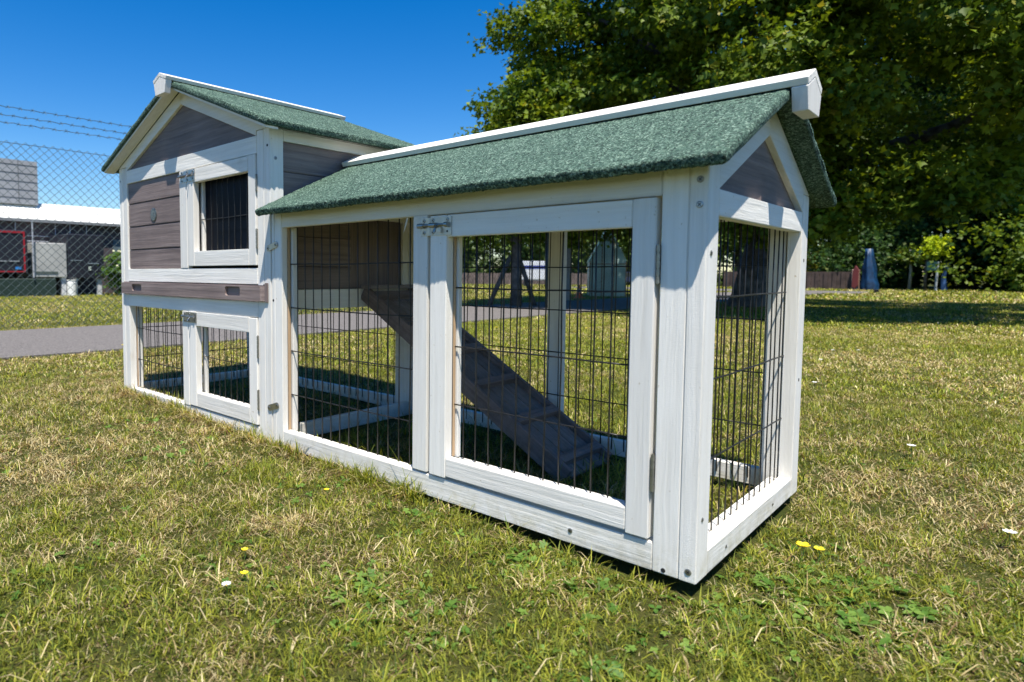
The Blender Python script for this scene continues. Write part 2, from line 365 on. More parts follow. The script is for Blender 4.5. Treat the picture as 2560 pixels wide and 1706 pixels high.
# low broad weed leaves (clover, cinquefoil)
def weeds(spots, name, label):
    vs, fs, cs = [], [], []; b = 0
    for (x, y, n, rad, sz) in spots:
        for _ in range(n):
            a = rng.uniform(0, 6.28); d = rad * abs(rng.normal(0, .55)); px, py = x + d * math.cos(a), y + d * math.sin(a)
            if (-1.75 < px < .004 and -.004 < py < .485) or (px < -2.84): continue
            hz = float(hgt(px, py)) + rng.uniform(-.002, .007); k = rng.choice([3, 5]); a0 = rng.uniform(0, 6.28); s = sz * rng.uniform(.6, 1.25)
            tn = rng.normal(0, .28, 2); t = rng.random(); col = np.array([.07, .16, .022]) * (1 - t) + np.array([.19, .30, .055]) * t
            for j in range(k):
                th = a0 + (j / k) * (6.28 if k == 3 else 5.2); dx, dy = math.cos(th), math.sin(th); wx, wy = -dy * .36, dx * .36
                def Q(l, w, up): X_ = px + s * (dx * l + wx * w); Y_ = py + s * (dy * l + wy * w); return (X_, Y_, hz + (X_ - px) * tn[0] + (Y_ - py) * tn[1] + up * s)
                vs += [Q(0, 0, 0), Q(.5, -1, .12), Q(.95, -.45, .08), Q(1.05, 0, .0), Q(.95, .45, .08), Q(.5, 1, .12), Q(.5, 0, -.02)]
                fs += [(b, b + 1, b + 6), (b + 1, b + 2, b + 6), (b + 2, b + 3, b + 6), (b + 3, b + 4, b + 6), (b + 4, b + 5, b + 6), (b + 5, b, b + 6)]
                cs += [col] * 7; b += 7
    o = npmesh(name, np.array(vs), [np.array(fs)], LEAF, colors=np.array(cs)); tag(o, label, kind='stuff')
spots = [(.08, .14, 90, .16, .010), (.14, .06, 80, .16, .010), (.06, .0, 60, .12, .010), (-.12, -.09, 60, .14, .009), (-.22, -.07, 50, .08, .009),
         (-.30, -.28, 60, .09, .008), (-.23, -.30, 60, .12, .008), (-.02, -.22, 60, .14, .008), (.15, .2, 60, .12, .010), (-.62, -.06, 30, .1, .008), (-1.0, -.2, 40, .2, .008),
         (-1.3, -.1, 50, .25, .008), (.35, .25, 40, .2, .009), (-.4, -.06, 40, .1, .008), (-.42, -.37, 30, .06, .007), (.02, -.38, 40, .1, .008)]
for _ in range(60):
    spots.append((rng.uniform(-2.6, .9), rng.uniform(-.6, .9), 9, .14, .0075))
for _ in range(14): spots.append((rng.uniform(-.8, -.1), rng.uniform(.08, .42), 8, .08, .012))
weeds(spots, 'clover', 'low broad clover and cinquefoil leaves scattered through the lawn')

# small flowers
YEL = flat('yellow_petal', (.85, .68, .02), rough=.5); WHP = flat('white_petal', (.8, .8, .76), rough=.6)
STEM = flat('flower_stem', (.12, .22, .04), rough=.6); YC = flat('yellow_centre', (.75, .5, .02), rough=.7)
def flower(name, x, y, h, s, k, petal, label, group, cat):
    z = float(hgt(x, y)); t = empty(name, (x, y, z)); tag(t, label, cat, group)
    MB().tube([(0, 0, 0), (.003, .001, h * .5), (.002, 0, h)], .0007, 5).build('stem', STEM, t)
    pm = MB()
    for j in range(k):
        a = 6.283 * j / k; dx, dy = math.cos(a), math.sin(a); w = 3.1 / k
        pts = [(0, 0), (.6, -w * .8), (.98, -w * .55), (1.08, 0), (.98, w * .55), (.6, w * .8)]
        up = (0, .35, .5, .52, .5, .35)
        pv = [(.002 + s * (dx * p - dy * q_), s * (dy * p + dx * q_), h + s * u_) for (p, q_), u_ in zip(pts, up)]
        pm.add(pv + [(a_, b_, c_ + .0003) for a_, b_, c_ in pv], [tuple(range(6)), tuple(range(11, 5, -1))])
    pm.build('petals', petal, t)
    MB().tube([(.002, 0, h + .0004), (.002, 0, h + s * .3)], [s * .28, s * .18], 8).build('flower_centre', YC, t)
G1 = 'yellow flowers in the lawn'; G2 = 'white clover heads in the lawn beside the run'; G3 = 'dandelions in the lawn behind the run'
flower('buttercup', .066, .213, .024, .0085, 5, YEL, 'open yellow buttercup in the weeds right of the hutch end, the larger of the pair', G1, 'flower')
flower('buttercup', .083, .226, .020, .0065, 5, YEL, 'smaller yellow buttercup touching the larger one right of the hutch end', G1, 'flower')
flower('buttercup', -.415, -.381, .014, .0048, 5, YEL, 'flat yellow buttercup in the foreground beside the daisy', G1, 'flower')
flower('buttercup', -.473, -.345, .014, .0045, 5, YEL, 'yellow buttercup in dry grass behind the daisy', G1, 'flower')
flower('buttercup', -.578, -.119, .016, .0045, 5, YEL, 'lone yellow buttercup close to the bottom rail of the left mesh panel', G1, 'flower')
flower('daisy', -.405, -.412, .014, .0055, 12, WHP, 'white daisy with yellow centre in the foreground lawn', None, 'flower')
for x, y, lb_ in ((-.388, 2.856, 'faint white clover head, upper left of the far cluster beside the run'), (-.345, 2.392, 'white clover head on its own in the lawn, second row beyond the hutch end'), (-.298, 2.949, 'faint white clover head, farthest right in the far cluster'),
                (-.231, 1.727, 'white clover head in sunny grass just right of the far end post'), (-.29, 1.504, 'white clover head nearest the far end post'), (.11, .941, 'white clover head in the middle of the right-hand lawn'), (.271, .462, 'white clover head by the right edge of the photo')):
    flower('clover_flower', x, y, .025, .008, 9, WHP, lb_, G2, 'flower')
for x, y, lb_ in ((-2.80, .417, 'yellow dandelion at the path edge left of the hutch'), (-1.812, 2.507, 'yellow dandelion behind the run, right of the ramp'), (-1.753, 2.959, 'yellow dandelion seen right of the back mullion'), (-2.189, 2.576, 'yellow dandelion seen just above the ramp')):
    flower('dandelion', x, y, .03, .010, 12, YEL, lb_, G3, 'flower')

# ------------------------------------------------------------------ THE HUTCH
H = empty('rabbit_hutch', (0, 0, 0))
tag(H, 'white and purple-grey wooden rabbit hutch with a long mesh run and green felt roofs', 'rabbit hutch')
D = .4817                                            # depth of both modules
def board(name, ax, x0, x1, y0, y1, z0, z1, parent=H, pal=None, bev=.0011, label=None):
    o = MB().box(x0, x1, y0, y1, z0, z1).build(name, (pal or W)[ax], parent, bev, 2)
    if label: o['label'] = label
    return o
def screw(x, y, z, d, parent=H, r=.0042, mt=None):
    d = Vector(d).normalized(); c = Vector((x, y, z))
    b = MB().tube([c - d * .001, c + d * .0006, c + d * .0011], [r, r, r * .75], 14)
    o = b.build('screw', mt or ZINC, parent)
    a = d.cross(Vector((0, 0, 1))).normalized(); u = Vector((0, 0, 1)); k = MB()
    e = c + d * .00125; q1 = (a + u).normalized(); q2 = (a - u).normalized()
    for p in (q1, q2): k.tube([e - p * r * .55, e + p * r * .55], r * .13, 4)
    k.build('screw_slot', DARK, o)
    return o
def grid(name, axis, fixed, u0, u1, z0, z1, us, zs, parent, r=.00120, wob=.0008, out=.0018):
    """welded wire mesh: verticals at us, horizontals at zs; axis 1: plane y=fixed, u is x; axis 0: plane x=fixed, u is y"""
    b = MB(); lr = random.Random(hash((round(fixed, 4), round(u0, 4), axis)) & 0xffff)
    def P(u, z, o): return (u, fixed + o, z) if axis == 1 else (fixed + o, u, z)
    for u in us:
        w = [lr.uniform(-wob, wob) for _ in range(5)]; tl = lr.uniform(-.0012, .0012)
        b.tube([P(u + w[i] + tl * i / 4, z0 + (z1 - z0) * i / 4, w[4 - i] * .7) for i in range(5)], r, 6)
    for z in zs:
        sg = lr.uniform(.0, .0035); w = [lr.uniform(-wob, wob) for _ in range(7)]
        b.tube([P(u0 + (u1 - u0) * i / 6, z + w[i] - sg * math.sin(math.pi * i / 6) * .5, out + w[6 - i] * .5) for i in range(7)], r * 1.08, 6)
    return b.build(name, WIRE, parent, smooth=True)
def fr(a, b, step): 
    out = []; x = a
    while x <= b + 1e-6: out.append(x); x += step
    return out

# ---- run, front
board('corner_post', 2, -.0215, 0, 0, .039, -.002, .516)
board('front_stile', 2, -.055, -.022, .0006, .022, -.002, .5165)
board('corner_post', 2, -.9165, -.9045, .0004, .036, -.004, .516)
board('front_stile', 2, -.904, -.877, 0, .014, -.004, .5165)
board('bottom_rail', 0, -.877, -.0553, .0004, .020, -.002, .0348)
board('top_rail', 0, -.877, -.0553, .0004, .020, .4797, .517)
board('mullion', 2, -.4835, -.4500, -.0012, .018, .0385, .4792)
# unpainted edge strip and inner battens
MB().box(-.877, -.8745, .0142, .0205, .035, .4795).build('raw_edge', RAW, H, .0004)
board('inner_batten', 2, -.8885, -.8700, .0235, .036, .03, .4795)
board('inner_batten', 0, -.8698, -.0553, .0235, .035, -.002, .0300)
board('inner_batten', 0, -.8698, -.0553, .0235, .035, .484, .515)
board('inner_batten', 2, -.4745, -.4545, .0235, .035, .031, .483)
grid('wire_mesh', 1, .0212, -.876, -.449, .02, .49, fr(-.8794 + .0010, -.455, .0283), [.4014, .3055, .2098, .1135], H)
# ---- run door
dr = empty('door', (0, 0, 0), H); dr['label'] = 'large mesh door at the right of the run'
board('door_stile', 2, -.4425, -.4065, -.0026, .0155, .0385, .4772, dr)
board('door_stile', 2, -.0915, -.0605, -.0026, .0155, .0385, .4775, dr)
board('door_rail', 0, -.4062, -.0918, -.0022, .0155, .4417, .4770, dr)
board('door_rail', 0, -.4062, -.0918, -.0022, .0155, .0415, .0726, dr)
MB().box(-.4062, -.4038, .0157, .0205, .073, .4415).build('raw_edge', RAW, dr, .0004)
board('inner_batten', 2, -.4145, -.4000, .0222, .032, .07, .45, dr)
board('inner_batten', 0, -.3998, -.0918, .0222, .031, .058, .0695, dr)
board('inner_batten', 0, -.3998, -.0918, .0222, .031, .4435, .465, dr)
grid('wire_mesh', 1, .0172, -.405, -.0920, .060, .455, fr(-.4090 + .0257, -.095, .0257), [.3580, .2600, .1615], dr)
def hinge(x, z0, z1, y=-.0022, parent=H, nm='hinge'):
    b = MB(); n = 5; L = (z1 - z0) / n
    for i in range(n): b.tube([(x, y, z0 + L * i + .0006), (x, y, z0 + L * (i + 1) - .0006)], .0024, 10)
    b.tube([(x, y, z0 - .0008), (x, y, z1 + .0008)], .0014, 8)
    b.box(x - .0012, x + .0004, y + .002, y + .014, z0, z1)
    return b.build(nm, BRASS, parent)
hinge(-.0568, .369, .418); hinge(-.0568, .103, .151)
def bolt(x0, xm, x1, z0, z1, yk, yd, parent, s=1.0):
    """barrel bolt: keeper plate on the left, barrel plate right"""
    b = MB(); zc = (z0 + z1) / 2 + .002
    b.box(x0, xm - .002, yk - .0012, yk, z0, z1); b.box(xm, x1, yd - .0012, yd, z0, z1)
    b.tube([(x0 - .004 * s, yk - .004, zc), (x0 + .009 * s, yk - .004, zc)], .0042 * s, 10)
    b.tube([(xm + .001, yd - .004, zc), (xm + .015 * s, yd - .004, zc)], .0042 * s, 10)
    b.tube([(xm + .034 * s, yd - .004, zc), (xm + .041 * s, yd - .004, zc)], .0042 * s, 10)
    o = b.build('barrel_bolt', ZINC, parent)
    k = MB().tube([(x0 - .002, yd - .0045, zc), (xm + .038 * s, yd - .0045, zc)], .0021 * s, 8)
    k.tube([(xm + .019 * s, yd - .0045, zc), (xm + .019 * s, yd - .010, zc - .006 * s), (xm + .018 * s, yd - .0115, zc - .012 * s)], [.0017 * s, .0019 * s, .0026 * s], 8)
    k.build('bolt_pin', ZINC, o, smooth=False)
    for x, z in ((x0 + .007 * s, z1 - .005 * s), (x0 + .007 * s, z0 + .005 * s)): screw(x, yk - .0012, z, (0, -1, 0), o, .0032 * s)
    for x, z in ((xm + .006 * s, z1 - .005 * s), (x1 - .009 * s, z1 - .005 * s), (xm + .006 * s, z0 + .005 * s)): screw(x, yd - .0012, z, (0, -1, 0), o, .0032 * s)
    MB().disc((x1 - .009 * s, yd - .0013, z0 + .006 * s), (0, -1, 0), .0018 * s, .0003, 10).build('screw_hole', DARK, o)
    return o
bolt(-.4640, -.4415, -.395, .4445, .4745, -.0012, -.0026, H)
# ---- run, end face
board('corner_post', 2, -.0215, 0, .443, D, -.002, .516)
board('bottom_rail', 1, -.020, -.0004, .0392, .4428, -.002, .0300)
board('top_rail', 1, -.018, -.0004, .0392, .4428, .4535, .4865)
board('inner_batten', 1, -.035, -.0240, .040, .4428, -.002, .026)
board('inner_batten', 1, -.035, -.0240, .040, .4428, .4585, .484)
board('inner_batten', 2, -.052, -.0240, .4455, .472, -.002, .516)
grid('wire_mesh', 0, -.0222, .038, .446, .015, .46, fr(.0320, .452, .0280), [.3525, .2420, .1319], H, out=.0018, wob=.0009)
def rafter_poly(y0, z0l, z0u, ya, zal, zau):
    return [(y0, z0l), (ya, zal), (ya, zau), (y0, z0u)]
AY = .2408
for s, nm in ((1, 0), (-1, 1)):
    def yy(v): return v if s == 1 else 2 * AY - v
    pts = [(yy(.0005), .5165), (yy(.0005), .5185), (yy(AY), .6325), (yy(AY), .583), (yy(.0392), .4868), (yy(.0392), .5165)]
    MB().prism(pts, 0, -.016, -.0002).build('gable_rafter', W[1], H, .0008)
MB().prism([(.030, .480), (2 * AY - .030, .480), (2 * AY - .030, .4868), (AY, .592), (.030, .4868)], 0, -.0125, -.0095).build('gable_panel', PW[1], H)
MB().prism([(.0, .5165), (D, .5165), (AY, .632)], 0, -.9165, -.9125).build('gable_panel', W[1], H)
# ---- run, back face
board('mullion', 2, -.5015, -.4655, .4617, .4820, .0302, .480)
board('corner_post', 2, -.9165, -.877, .4617, D, -.004, .5165)
board('back_stile', 2, -.055, -.0525, .462, .4795, -.002, .516)
board('bottom_rail', 0, -.877, -.0555, .4635, D, -.002, .030)
board('top_rail', 0, -.877, -.0555, .4635, D, .4802, .5165)
grid('wire_mesh', 1, .4620, -.878, -.055, .01, .495, fr(-.8660, -.06, .02635), [.3975, .3015, .206, .1105], H, out=-.0018)

# ---- felt roofs
def felt_slope(name, p0, along, down, La, Ld, th, parent, seed):
    """slab with rolled, ragged felt edges. p0: top corner on the upper surface; along, down unit vectors; upper normal = along x down or its flip"""
    along = Vector(along).normalized(); down = Vector(down).normalized(); nrm = along.cross(down)
    if nrm.z < 0: nrm = -nrm
    # closed profile in (down, normal) plane: top surface, rolled lower edge, underside
    rr_ = th * .5; st = .0034
    prof = [(i * st, 0) for i in range(int((Ld - rr_) / st) + 1)]
    for k in range(1, 8):
        a = math.pi * k / 8; prof.append((Ld - rr_ + rr_ * math.sin(a) ** .5, -rr_ + rr_ * math.copysign(abs(math.cos(a)) ** .5, math.cos(a))))
    prof.append((Ld - rr_, -th)); prof += [((Ld - rr_) * (1 - t), -th) for t in (.03, .08, .2, .5, 1)]
    ends = [0, .0003, .0010, .0021, .0036, .0052]
    mid = list(np.linspace(rr_, La - rr_, int(La / st)))
    A = np.array(ends + mid + [La - e for e in ends[::-1]]); na = len(A) - 1; n = len(prof); lr = np.random.default_rng(seed)
    Vv = np.zeros((na + 1, n, 3))
    jit = lr.normal(0, .0005, (na + 1, n)); jd = lr.normal(0, .0006, (na + 1, n)); ja = lr.normal(0, .0004, (na + 1, n))
    wav = .0014 * np.sin(A * 21 + seed) + .0010 * np.sin(A * 47 + seed * 2)
    e = np.clip(np.minimum(A, La - A), 0, rr_); kk = np.clip(1 - ((rr_ - e) / rr_) ** 4, 0, 1) ** .25
    dn_arr = np.array([p_[0] for p_ in prof]); wA = .0005 * np.sin(dn_arr * 60 + seed) + .0003 * np.sin(dn_arr * 130)
    for j, (d_, h_) in enumerate(prof):
        w = max(0, (d_ / Ld - .9)) * 10
        hh = -rr_ + (h_ + rr_) * kk + jit[:, j] * (.4 + .6 * kk)
        dd = d_ + jd[:, j] * (1 if j > 0 else 0) + wav * w
        aa = A + ja[:, j] + (kk < .999) * wA[j]
        for c_ in range(3): Vv[:, j, c_] = p0[c_] + along[c_] * aa + down[c_] * dd + nrm[c_] * hh
    idx = np.arange((na + 1) * n).reshape(na + 1, n)
    a = idx[:-1, :-1]; b = idx[1:, :-1]; c_ = idx[1:, 1:]; d2 = idx[:-1, 1:]
    q = np.stack([a, b, c_, d2], -1).reshape(-1, 4)
    # end caps as fans of quads between top and bottom handled with n-gons
    V_ = Vv.reshape(-1, 3)
    top = int((Ld - rr_) / st) + 1
    caps = [idx[0, :][None, ::-1], idx[-1, :][None, :]]
    o = npmesh(name, V_, [q], FELT, parent, smooth=True)
    return o
def unit(a, b): v = Vector(b) - Vector(a); return v.normalized(), v.length
TH = .0150
sl = .4770; cs = 1 / math.hypot(1, sl)
# run roof: eave front lower edge at y=-.041, z=.501 ; ridge at AY
RX0, RX1 = -.9165, .031
ridge_z = .501 + TH / cs * 1.0 * .98 + sl * (AY + .041)
for s in (1, -1):
    top = Vector((RX0, AY, ridge_z)); ye = -.043 if s == 1 else 2 * AY + .052
    dn, Ln = unit((0, AY, ridge_z), (0, ye, ridge_z - sl * abs(ye - AY)))
    felt_slope('roof_panel', top, (1, 0, 0), dn, RX1 - RX0, Ln, TH, H, 3 + s)
# white soffit board under the felt (seen from inside)
for s in (1, -1):
    def ry(v): return v if s == 1 else 2 * AY - v
    MB().prism([(ry(.0), .5175), (ry(AY), .5175 + sl * AY + .0), (ry(AY), .5175 + sl * AY + .0012), (ry(.0), .5187)], 0, -.910, -.002).build('roof_lining', W[0], H)
# ridge cap, V of two boards, and end block
def ridge_cap(axis, a, b, c, zp, hw, sl_, th_, blocks, name='ridge_cap'):
    e = Vector((hw, -sl_ * hw)); n_ = Vector((-sl_, -1)).normalized() * th_
    for s in (1, -1):
        P = [(c, zp), (c + s * e.x, zp + e.y), (c + s * (e.x + n_.x), zp + e.y + n_.y), (c, zp - th_ * math.hypot(1, sl_))]
        o = MB().prism(P, axis, a, b).build(name, W[1 if axis == 1 else 0], H, .0009)
    for (b0, b1, bot, hb, hs) in blocks:
        zi = zp - th_ * math.hypot(1, sl_) - .0005
        k = hs
        P = [(c, zi), (c + k, zi - sl_ * k), (c + hb, bot), (c - hb, bot), (c - k, zi - sl_ * k)]
        o = MB().prism(P, axis, b0, b1).build('ridge_end_block', W[2], H, .0009)
ridge_cap(0, RX0 + .001, .0535, AY, ridge_z + .0145, .041, sl, .0105, [(RX1 + .002, .0533, .6045, .029, .0375)])
# knots / nail marks on the cap
for x in (-.12, -.62, -.79):
    MB().disc((x, AY - .018, ridge_z + .0145 - .018 * sl + .0001), (0, -sl, 1), .0028, .0004, 10).build('nail_head', BRASS, H)

# ---- hutch module: front
X0, X1 = -1.745, -.920
XM = (X0 + X1) / 2
board('corner_post', 2, -.9445, X1, 0, .036, -.006, .700)
board('front_stile', 2, -.9720, -.945, .0005, .020, -.006, .699)
board('corner_post', 2, X0, -1.722, 0, .036, -.006, .700)
board('front_stile', 2, -1.7217, -1.690, .0007, .020, -.006, .699)
board('corner_post', 2, X0, -1.690, .445, D, -.006, .700)
board('corner_post', 2, -.977, X1, .445, D, -.006, .700)
board('gable_rail', 0, -1.690, -.9722, .0003, .018, .650, .6895)
board('middle_rail', 0, -1.690, -.9722, -.0003, .020, .3555, .3925)
board('lower_rail', 0, -1.690, -.9722, .0004, .020, .2800, .3150)
board('bottom_rail', 0, -1.690, -.9722, .0002, .020, -.006, .0262)
board('mullion', 2, -1.3440, -1.3050, -.0012, .014, .3935, .6490)
board('mullion', 2, -1.3400, -1.3070, -.0012, .014, .0270, .2795)
hs = .374
for s in (1, -1):
    def xx(v): return v if s == -1 else 2 * XM - v
    pts = [(xx(-1.690), .6897), (xx(XM), .6897 + .3575 * hs), (xx(XM), .8570), (xx(X0 + .0), .7020), (xx(X0), .7003), (xx(-1.690), .7003)]
    MB().prism(pts, 1, .0003, .016).build('gable_rafter', W[0], H, .0008)
MB().prism([(-1.70, .680), (-.967, .680), (-.967, .6897), (XM, .832), (-1.70, .6897)], 1, .0085, .012).build('gable_panel', PW[0], H)
# left purple planks
for z0, z1 in ((.3930, .4495), (.4512, .5180), (.5197, .5870), (.5887, .6498)):
    board('cladding_plank', 0, -1.6895, -1.3445, .0045, .013, z0, z1, H, PW, .0018)
MB().box(-1.69, -1.34, .0135, .016, .392, .650).build('backing_board', DARK, H)  # near-black sheet, gives the plank grooves their shade by colour
# upper door
du = empty('door', (0, 0, 0), H); du['label'] = 'small upper door with wire window under the gable'
board('door_stile', 2, -1.3010, -1.2660, -.0026, .014, .3990, .6480, du)
board('door_stile', 2, -1.0050, -.9745, -.0026, .014, .3990, .6485, du)
board('door_rail', 0, -1.2658, -1.0052, -.0022, .014, .6137, .6480, du)
board('door_rail', 0, -1.2658, -1.0052, -.0022, .014, .3990, .4370, du)
board('inner_batten', 2, -1.272, -1.256, .019, .029, .43, .62, du)
board('inner_batten', 0, -1.2558, -1.0052, .019, .027, .6185, .632, du)
board('inner_batten', 0, -1.2558, -1.0052, .019, .027, .42, .4345, du)
grid('wire_mesh', 1, .0158, -1.265, -1.0052, .43, .62, fr(-1.262, -1.008, .0278), [.5190], du, r=.00105)
hinge(-.9715, .566, .603, parent=H); hinge(-.9715, .438, .481, parent=H)
bolt(-1.333, -1.300, -1.256, .618, .647, -.0012, -.0026, H, .95)
PANE = flat('dark_pane', (.002, .004, .010), rough=.35, noise=.1); PANE.node_tree.nodes['Principled BSDF'].inputs['Specular IOR Level'].default_value = .05  # opaque acrylic pane; the interior's darkness is put into its colour
MB().box(-1.2555, -1.0054, .0272, .0290, .425, .628).build('window_pane', PANE, du)
# lower door
dl = empty('door', (0, 0, 0), H); dl['label'] = 'small lower mesh door beneath the drawer'
board('door_stile', 2, -1.3030, -1.2635, -.0026, .014, .0310, .2805, dl)
board('door_stile', 2, -1.0080, -.9745, -.0026, .014, .0310, .2780, dl)
board('door_rail', 0, -1.2633, -1.0082, -.0022, .014, .2435, .2795, dl)
board('door_rail', 0, -1.2633, -1.0082, -.0022, .014, .0310, .0676, dl)
board('inner_batten', 2, -1.270, -1.254, .019, .029, .06, .25, dl)
board('inner_batten', 0, -1.2538, -1.0082, .019, .027, .052, .0645, dl)
grid('wire_mesh', 1, .0158, -1.263, -1.0082, .05, .25, fr(-1.260, -1.010, .0278), [.1625], dl, r=.00105)
hinge(-.9715, .187, .238, parent=H); hinge(-.9715, .067, .113, parent=H)
bolt(-1.3300, -1.3010, -1.258, .251, .278, -.0012, -.0026, H, .9)
# lower left mesh
MB().box(-1.690, -1.6872, .0205, .0225, .027, .2795).build('raw_edge', RAW, H, .0003)
board('inner_batten', 2, -1.700, -1.680, .0245, .035, .024, .2795)
board('inner_batten', 0, -1.6798, -.977, .0245, .035, -.006, .0225)
grid('wire_mesh', 1, .0225, -1.689, -1.310, .015, .285, fr(-1.676, -1.30, .0276), [.2100, .1135], H)
# drawer
dw = empty('drawer', (0, 0, 0), H); dw['label'] = 'purple-grey pull-out tray between the two storeys'
def slot_board():
    x0, x1, z0, z1, y0, y1 = -1.7215, -.9490, .3180, .3515, -.0100, -.0026
    holes = [(-1.645, -1.577, .3272, .3472), (-1.101, -1.033, .3275, .3495)]
    b = MB(); xs = [x0]; 
    for h in holes: xs += [h[0], h[1]]
    xs.append(x1)
    for i in range(0, len(xs) - 1, 2): b.box(xs[i], xs[i + 1], y0, y1, z0, z1)
    for h in holes:
        r_ = .006; b.box(h[0], h[1], y0, y1, z0, h[2]); b.box(h[0], h[1], y0, y1, h[3], z1)
        for cx, cz, sx_, sz_ in ((h[0], h[2], 1, 1), (h[1], h[2], -1, 1), (h[0], h[3], 1, -1), (h[1], h[3], -1, -1)):
            P = [(cx, cz)] + [(cx + sx_ * r_ * (1 - math.sin(t)), cz + sz_ * r_ * (1 - math.cos(t))) for t in np.linspace(0, math.pi / 2, 5)]
            b.prism(P, 1, y0, y1)
    o = b.build('drawer_front', PW[0], dw)
    bm = bmesh.new(); bm.from_mesh(o.data); bmesh.ops.remove_doubles(bm, verts=bm.verts, dist=1e-5); bm.to_mesh(o.data); bm.free()
slot_board()
MB().prism([(-.9489, -.0100), (-.9489, -.0026), (-.9395, -.0026)], 2, .3183, .3512).build('drawer_end', PW[0], dw)
board('tray_lip', 0, -1.7215, -.9410, -.0024, -.0005, .3165, .3540, dw, PW, .0005)
board('tray_side', 2, -.9400, -.9285, -.0036, -.0006, .3155, .3590, dw, PW, .0006)
MB().box(-.9480, -.9402, -.0016, -.0004, .3170, .3560).build('gap_shade', DARK, dw)  # solid dark strip painted as the shadow beside the drawer end
MB().box(-1.688, -.979, .022, .44, .318, .322).build('tray_base', ZINC, dw)
# vent disc on the planks
vb = MB().tube([(-1.515, .0052, .547), (-1.515, .0030, .547), (-1.515, .0022, .547)], [.0195, .0195, .0165], 28)
vd = vb.build('vent_disc', flat('dull_zinc', (.17, .175, .165), rough=.35, metal=.8, noise=.35, scale=120), H)
k = MB()
for a in range(5): k.disc((-1.515 + .009 * math.cos(a * 1.257), .0021, .547 + .009 * math.sin(a * 1.257)), (0, -1, 0), .0022, .0003, 8)
k.build('vent_hole', BRASS, vd)

# ---- hutch module: right side
board('side_rail', 1, -.9365, -.9206, .0362, .4448, .6755, .7000)
zs = [.3430, .3970, .4660, .5375, .6090, .6750]
for i in range(5):
    e = .4448 if zs[i] > .6 else .2410
    board('cladding_plank', 1, -.9345, -.9262, .0362, e, zs[i] + .0007, zs[i + 1] - .0007, H, PW, .0016)
board('hatch_panel', 2, -.9420, -.9370, .2412, .4230, .3430, .6745, H, PW, .0006, 'plain dark panel closing the hatch')
board('side_rail', 2, -.9345, -.9262, .4232, .4448, .3430, .6080)
board('side_rail', 1, -.9362, -.9208, .0362, .4448, .2970, .3425)
board('bottom_rail', 1, -.9362, -.9208, .0362, .4448, -.006, .0300)
board('side_rail', 1, -.9365, -.9206, .0362, .4448, .3426, .3429)
# ---- hutch module: left side and back
for z0, z1 in ((.345, .46), (.4607, .58), (.5807, .700)):
    board('cladding_plank', 1, X0 + .002, X0 + .010, .0362, .4448, z0, z1, H, PW, .0014)
    board('cladding_plank', 0, -1.6898, -.9772, .472, .4802, z0, z1, H, PW, .0014)
board('side_rail', 1, X0 + .0004, X0 + .016, .0362, .4448, .300, .3445)
board('bottom_rail', 1, X0 + .0004, X0 + .016, .0362, .4448, -.006, .030)
board('lower_rail', 0, -1.6898, -.9772, .4655, D - .0003, .300, .3445)
board('bottom_rail', 0, -1.6898, -.9772, .4655, D - .0003, -.006, .030)
grid('wire_mesh', 0, X0 + .018, .034, .448, .01, .31, fr(.048, .44, .0276), [.2080, .1125], H, out=-.0018)
grid('wire_mesh', 1, .4640, -1.692, -.975, .01, .31, fr(-1.68, -.98, .0272), [.2080, .1125], H, out=-.0018)
MB().box(-1.735, -.9365, .0202, .4445, .3450, .3525).build('floor_board', PW[0], H)
MB().prism([(X0, .7005), (X1, .7005), (XM, .852)], 1, .472, .4805).build('gable_panel', PW[0], H)
for s in (1, -1):
    def xx(v): return v if s == -1 else 2 * XM - v
    MB().prism([(xx(X0 + .001), .7008), (xx(XM), .8565), (xx(XM), .8578), (xx(X0 + .001), .7020)], 1, .0165, .471).build('roof_lining', W[1], H)
# ---- hutch roof
sh = .380; csh = 1 / math.hypot(1, sh)
EZ = .6905; EH = .459
rz = EZ + sh * EH + TH / csh * .98
for s in (1, -1):
    dn, Ln = unit((XM, 0, rz), (XM + s * EH, 0, rz - sh * EH))
    felt_slope('roof_panel', Vector((XM, -.037, rz)), (0, 1, 0), dn, D + .074, Ln, TH, H, 10 + s)
for s in (1, -1):
    def xx(v): return v if s == -1 else 2 * XM - v
    x_a = XM - EH + .012; za = EZ + sh * .012 - .0002
    MB().prism([(xx(x_a), za - .006), (xx(XM), za + sh * (XM - x_a) - .006), (xx(XM), za + sh * (XM - x_a) - .0004), (xx(x_a), za - .0004)], 1, -.0315, -.0006).build('soffit_board', W[0], H, .0005)
# cap profile runs along y
ridge_cap(1, -.056, D + .055, XM, rz + .0125, .038, sh, .0095, [(-.0555, -.0385, .8380, .0255, .034), (D + .0385, D + .0545, .8380, .0255, .034)])

# ---- ramp
rmp = empty('ramp', (0, 0, 0), H); rmp['label'] = 'purple-grey timber ramp with cross cleats inside the run'
A = Vector((-.910, 0, .3370)); B = Vector((-.329, 0, -.006)); dv = (B - A); Lr = dv.length; ang = math.atan2(dv.z, dv.x)
Ry = Matrix.Rotation(-ang, 4, 'Y')
def rboard(name, x0, x1, y0, y1, z0, z1, pal=PW, ax=0, par=rmp):
    o = MB().box(x0, x1, y0, y1, z0, z1).build(name, pal[ax], par, .0009)
    o.matrix_local = Matrix.Translation(A) @ Ry
    return o
for k in range(3): rboard('ramp_board', 0, Lr, .2792 + .05 * k + .0005, .2792 + .05 * (k + 1) - .0022, -.008, 0, PR)
rboard('side_rail', -.004, Lr - .004, .2680, .2788, -.024, .0135); rboard('side_rail', -.004, Lr - .004, .4290, .4395, -.024, .0135)
for k in range(6): rboard('cleat', .024 + k * .121, .044 + k * .121, .2794, .4284, .0003, .0150, PW, 1)
board('ramp_shelf', 1, -.919, -.880, .2650, .4420, .3432, .3520, rmp, PR, .0008)

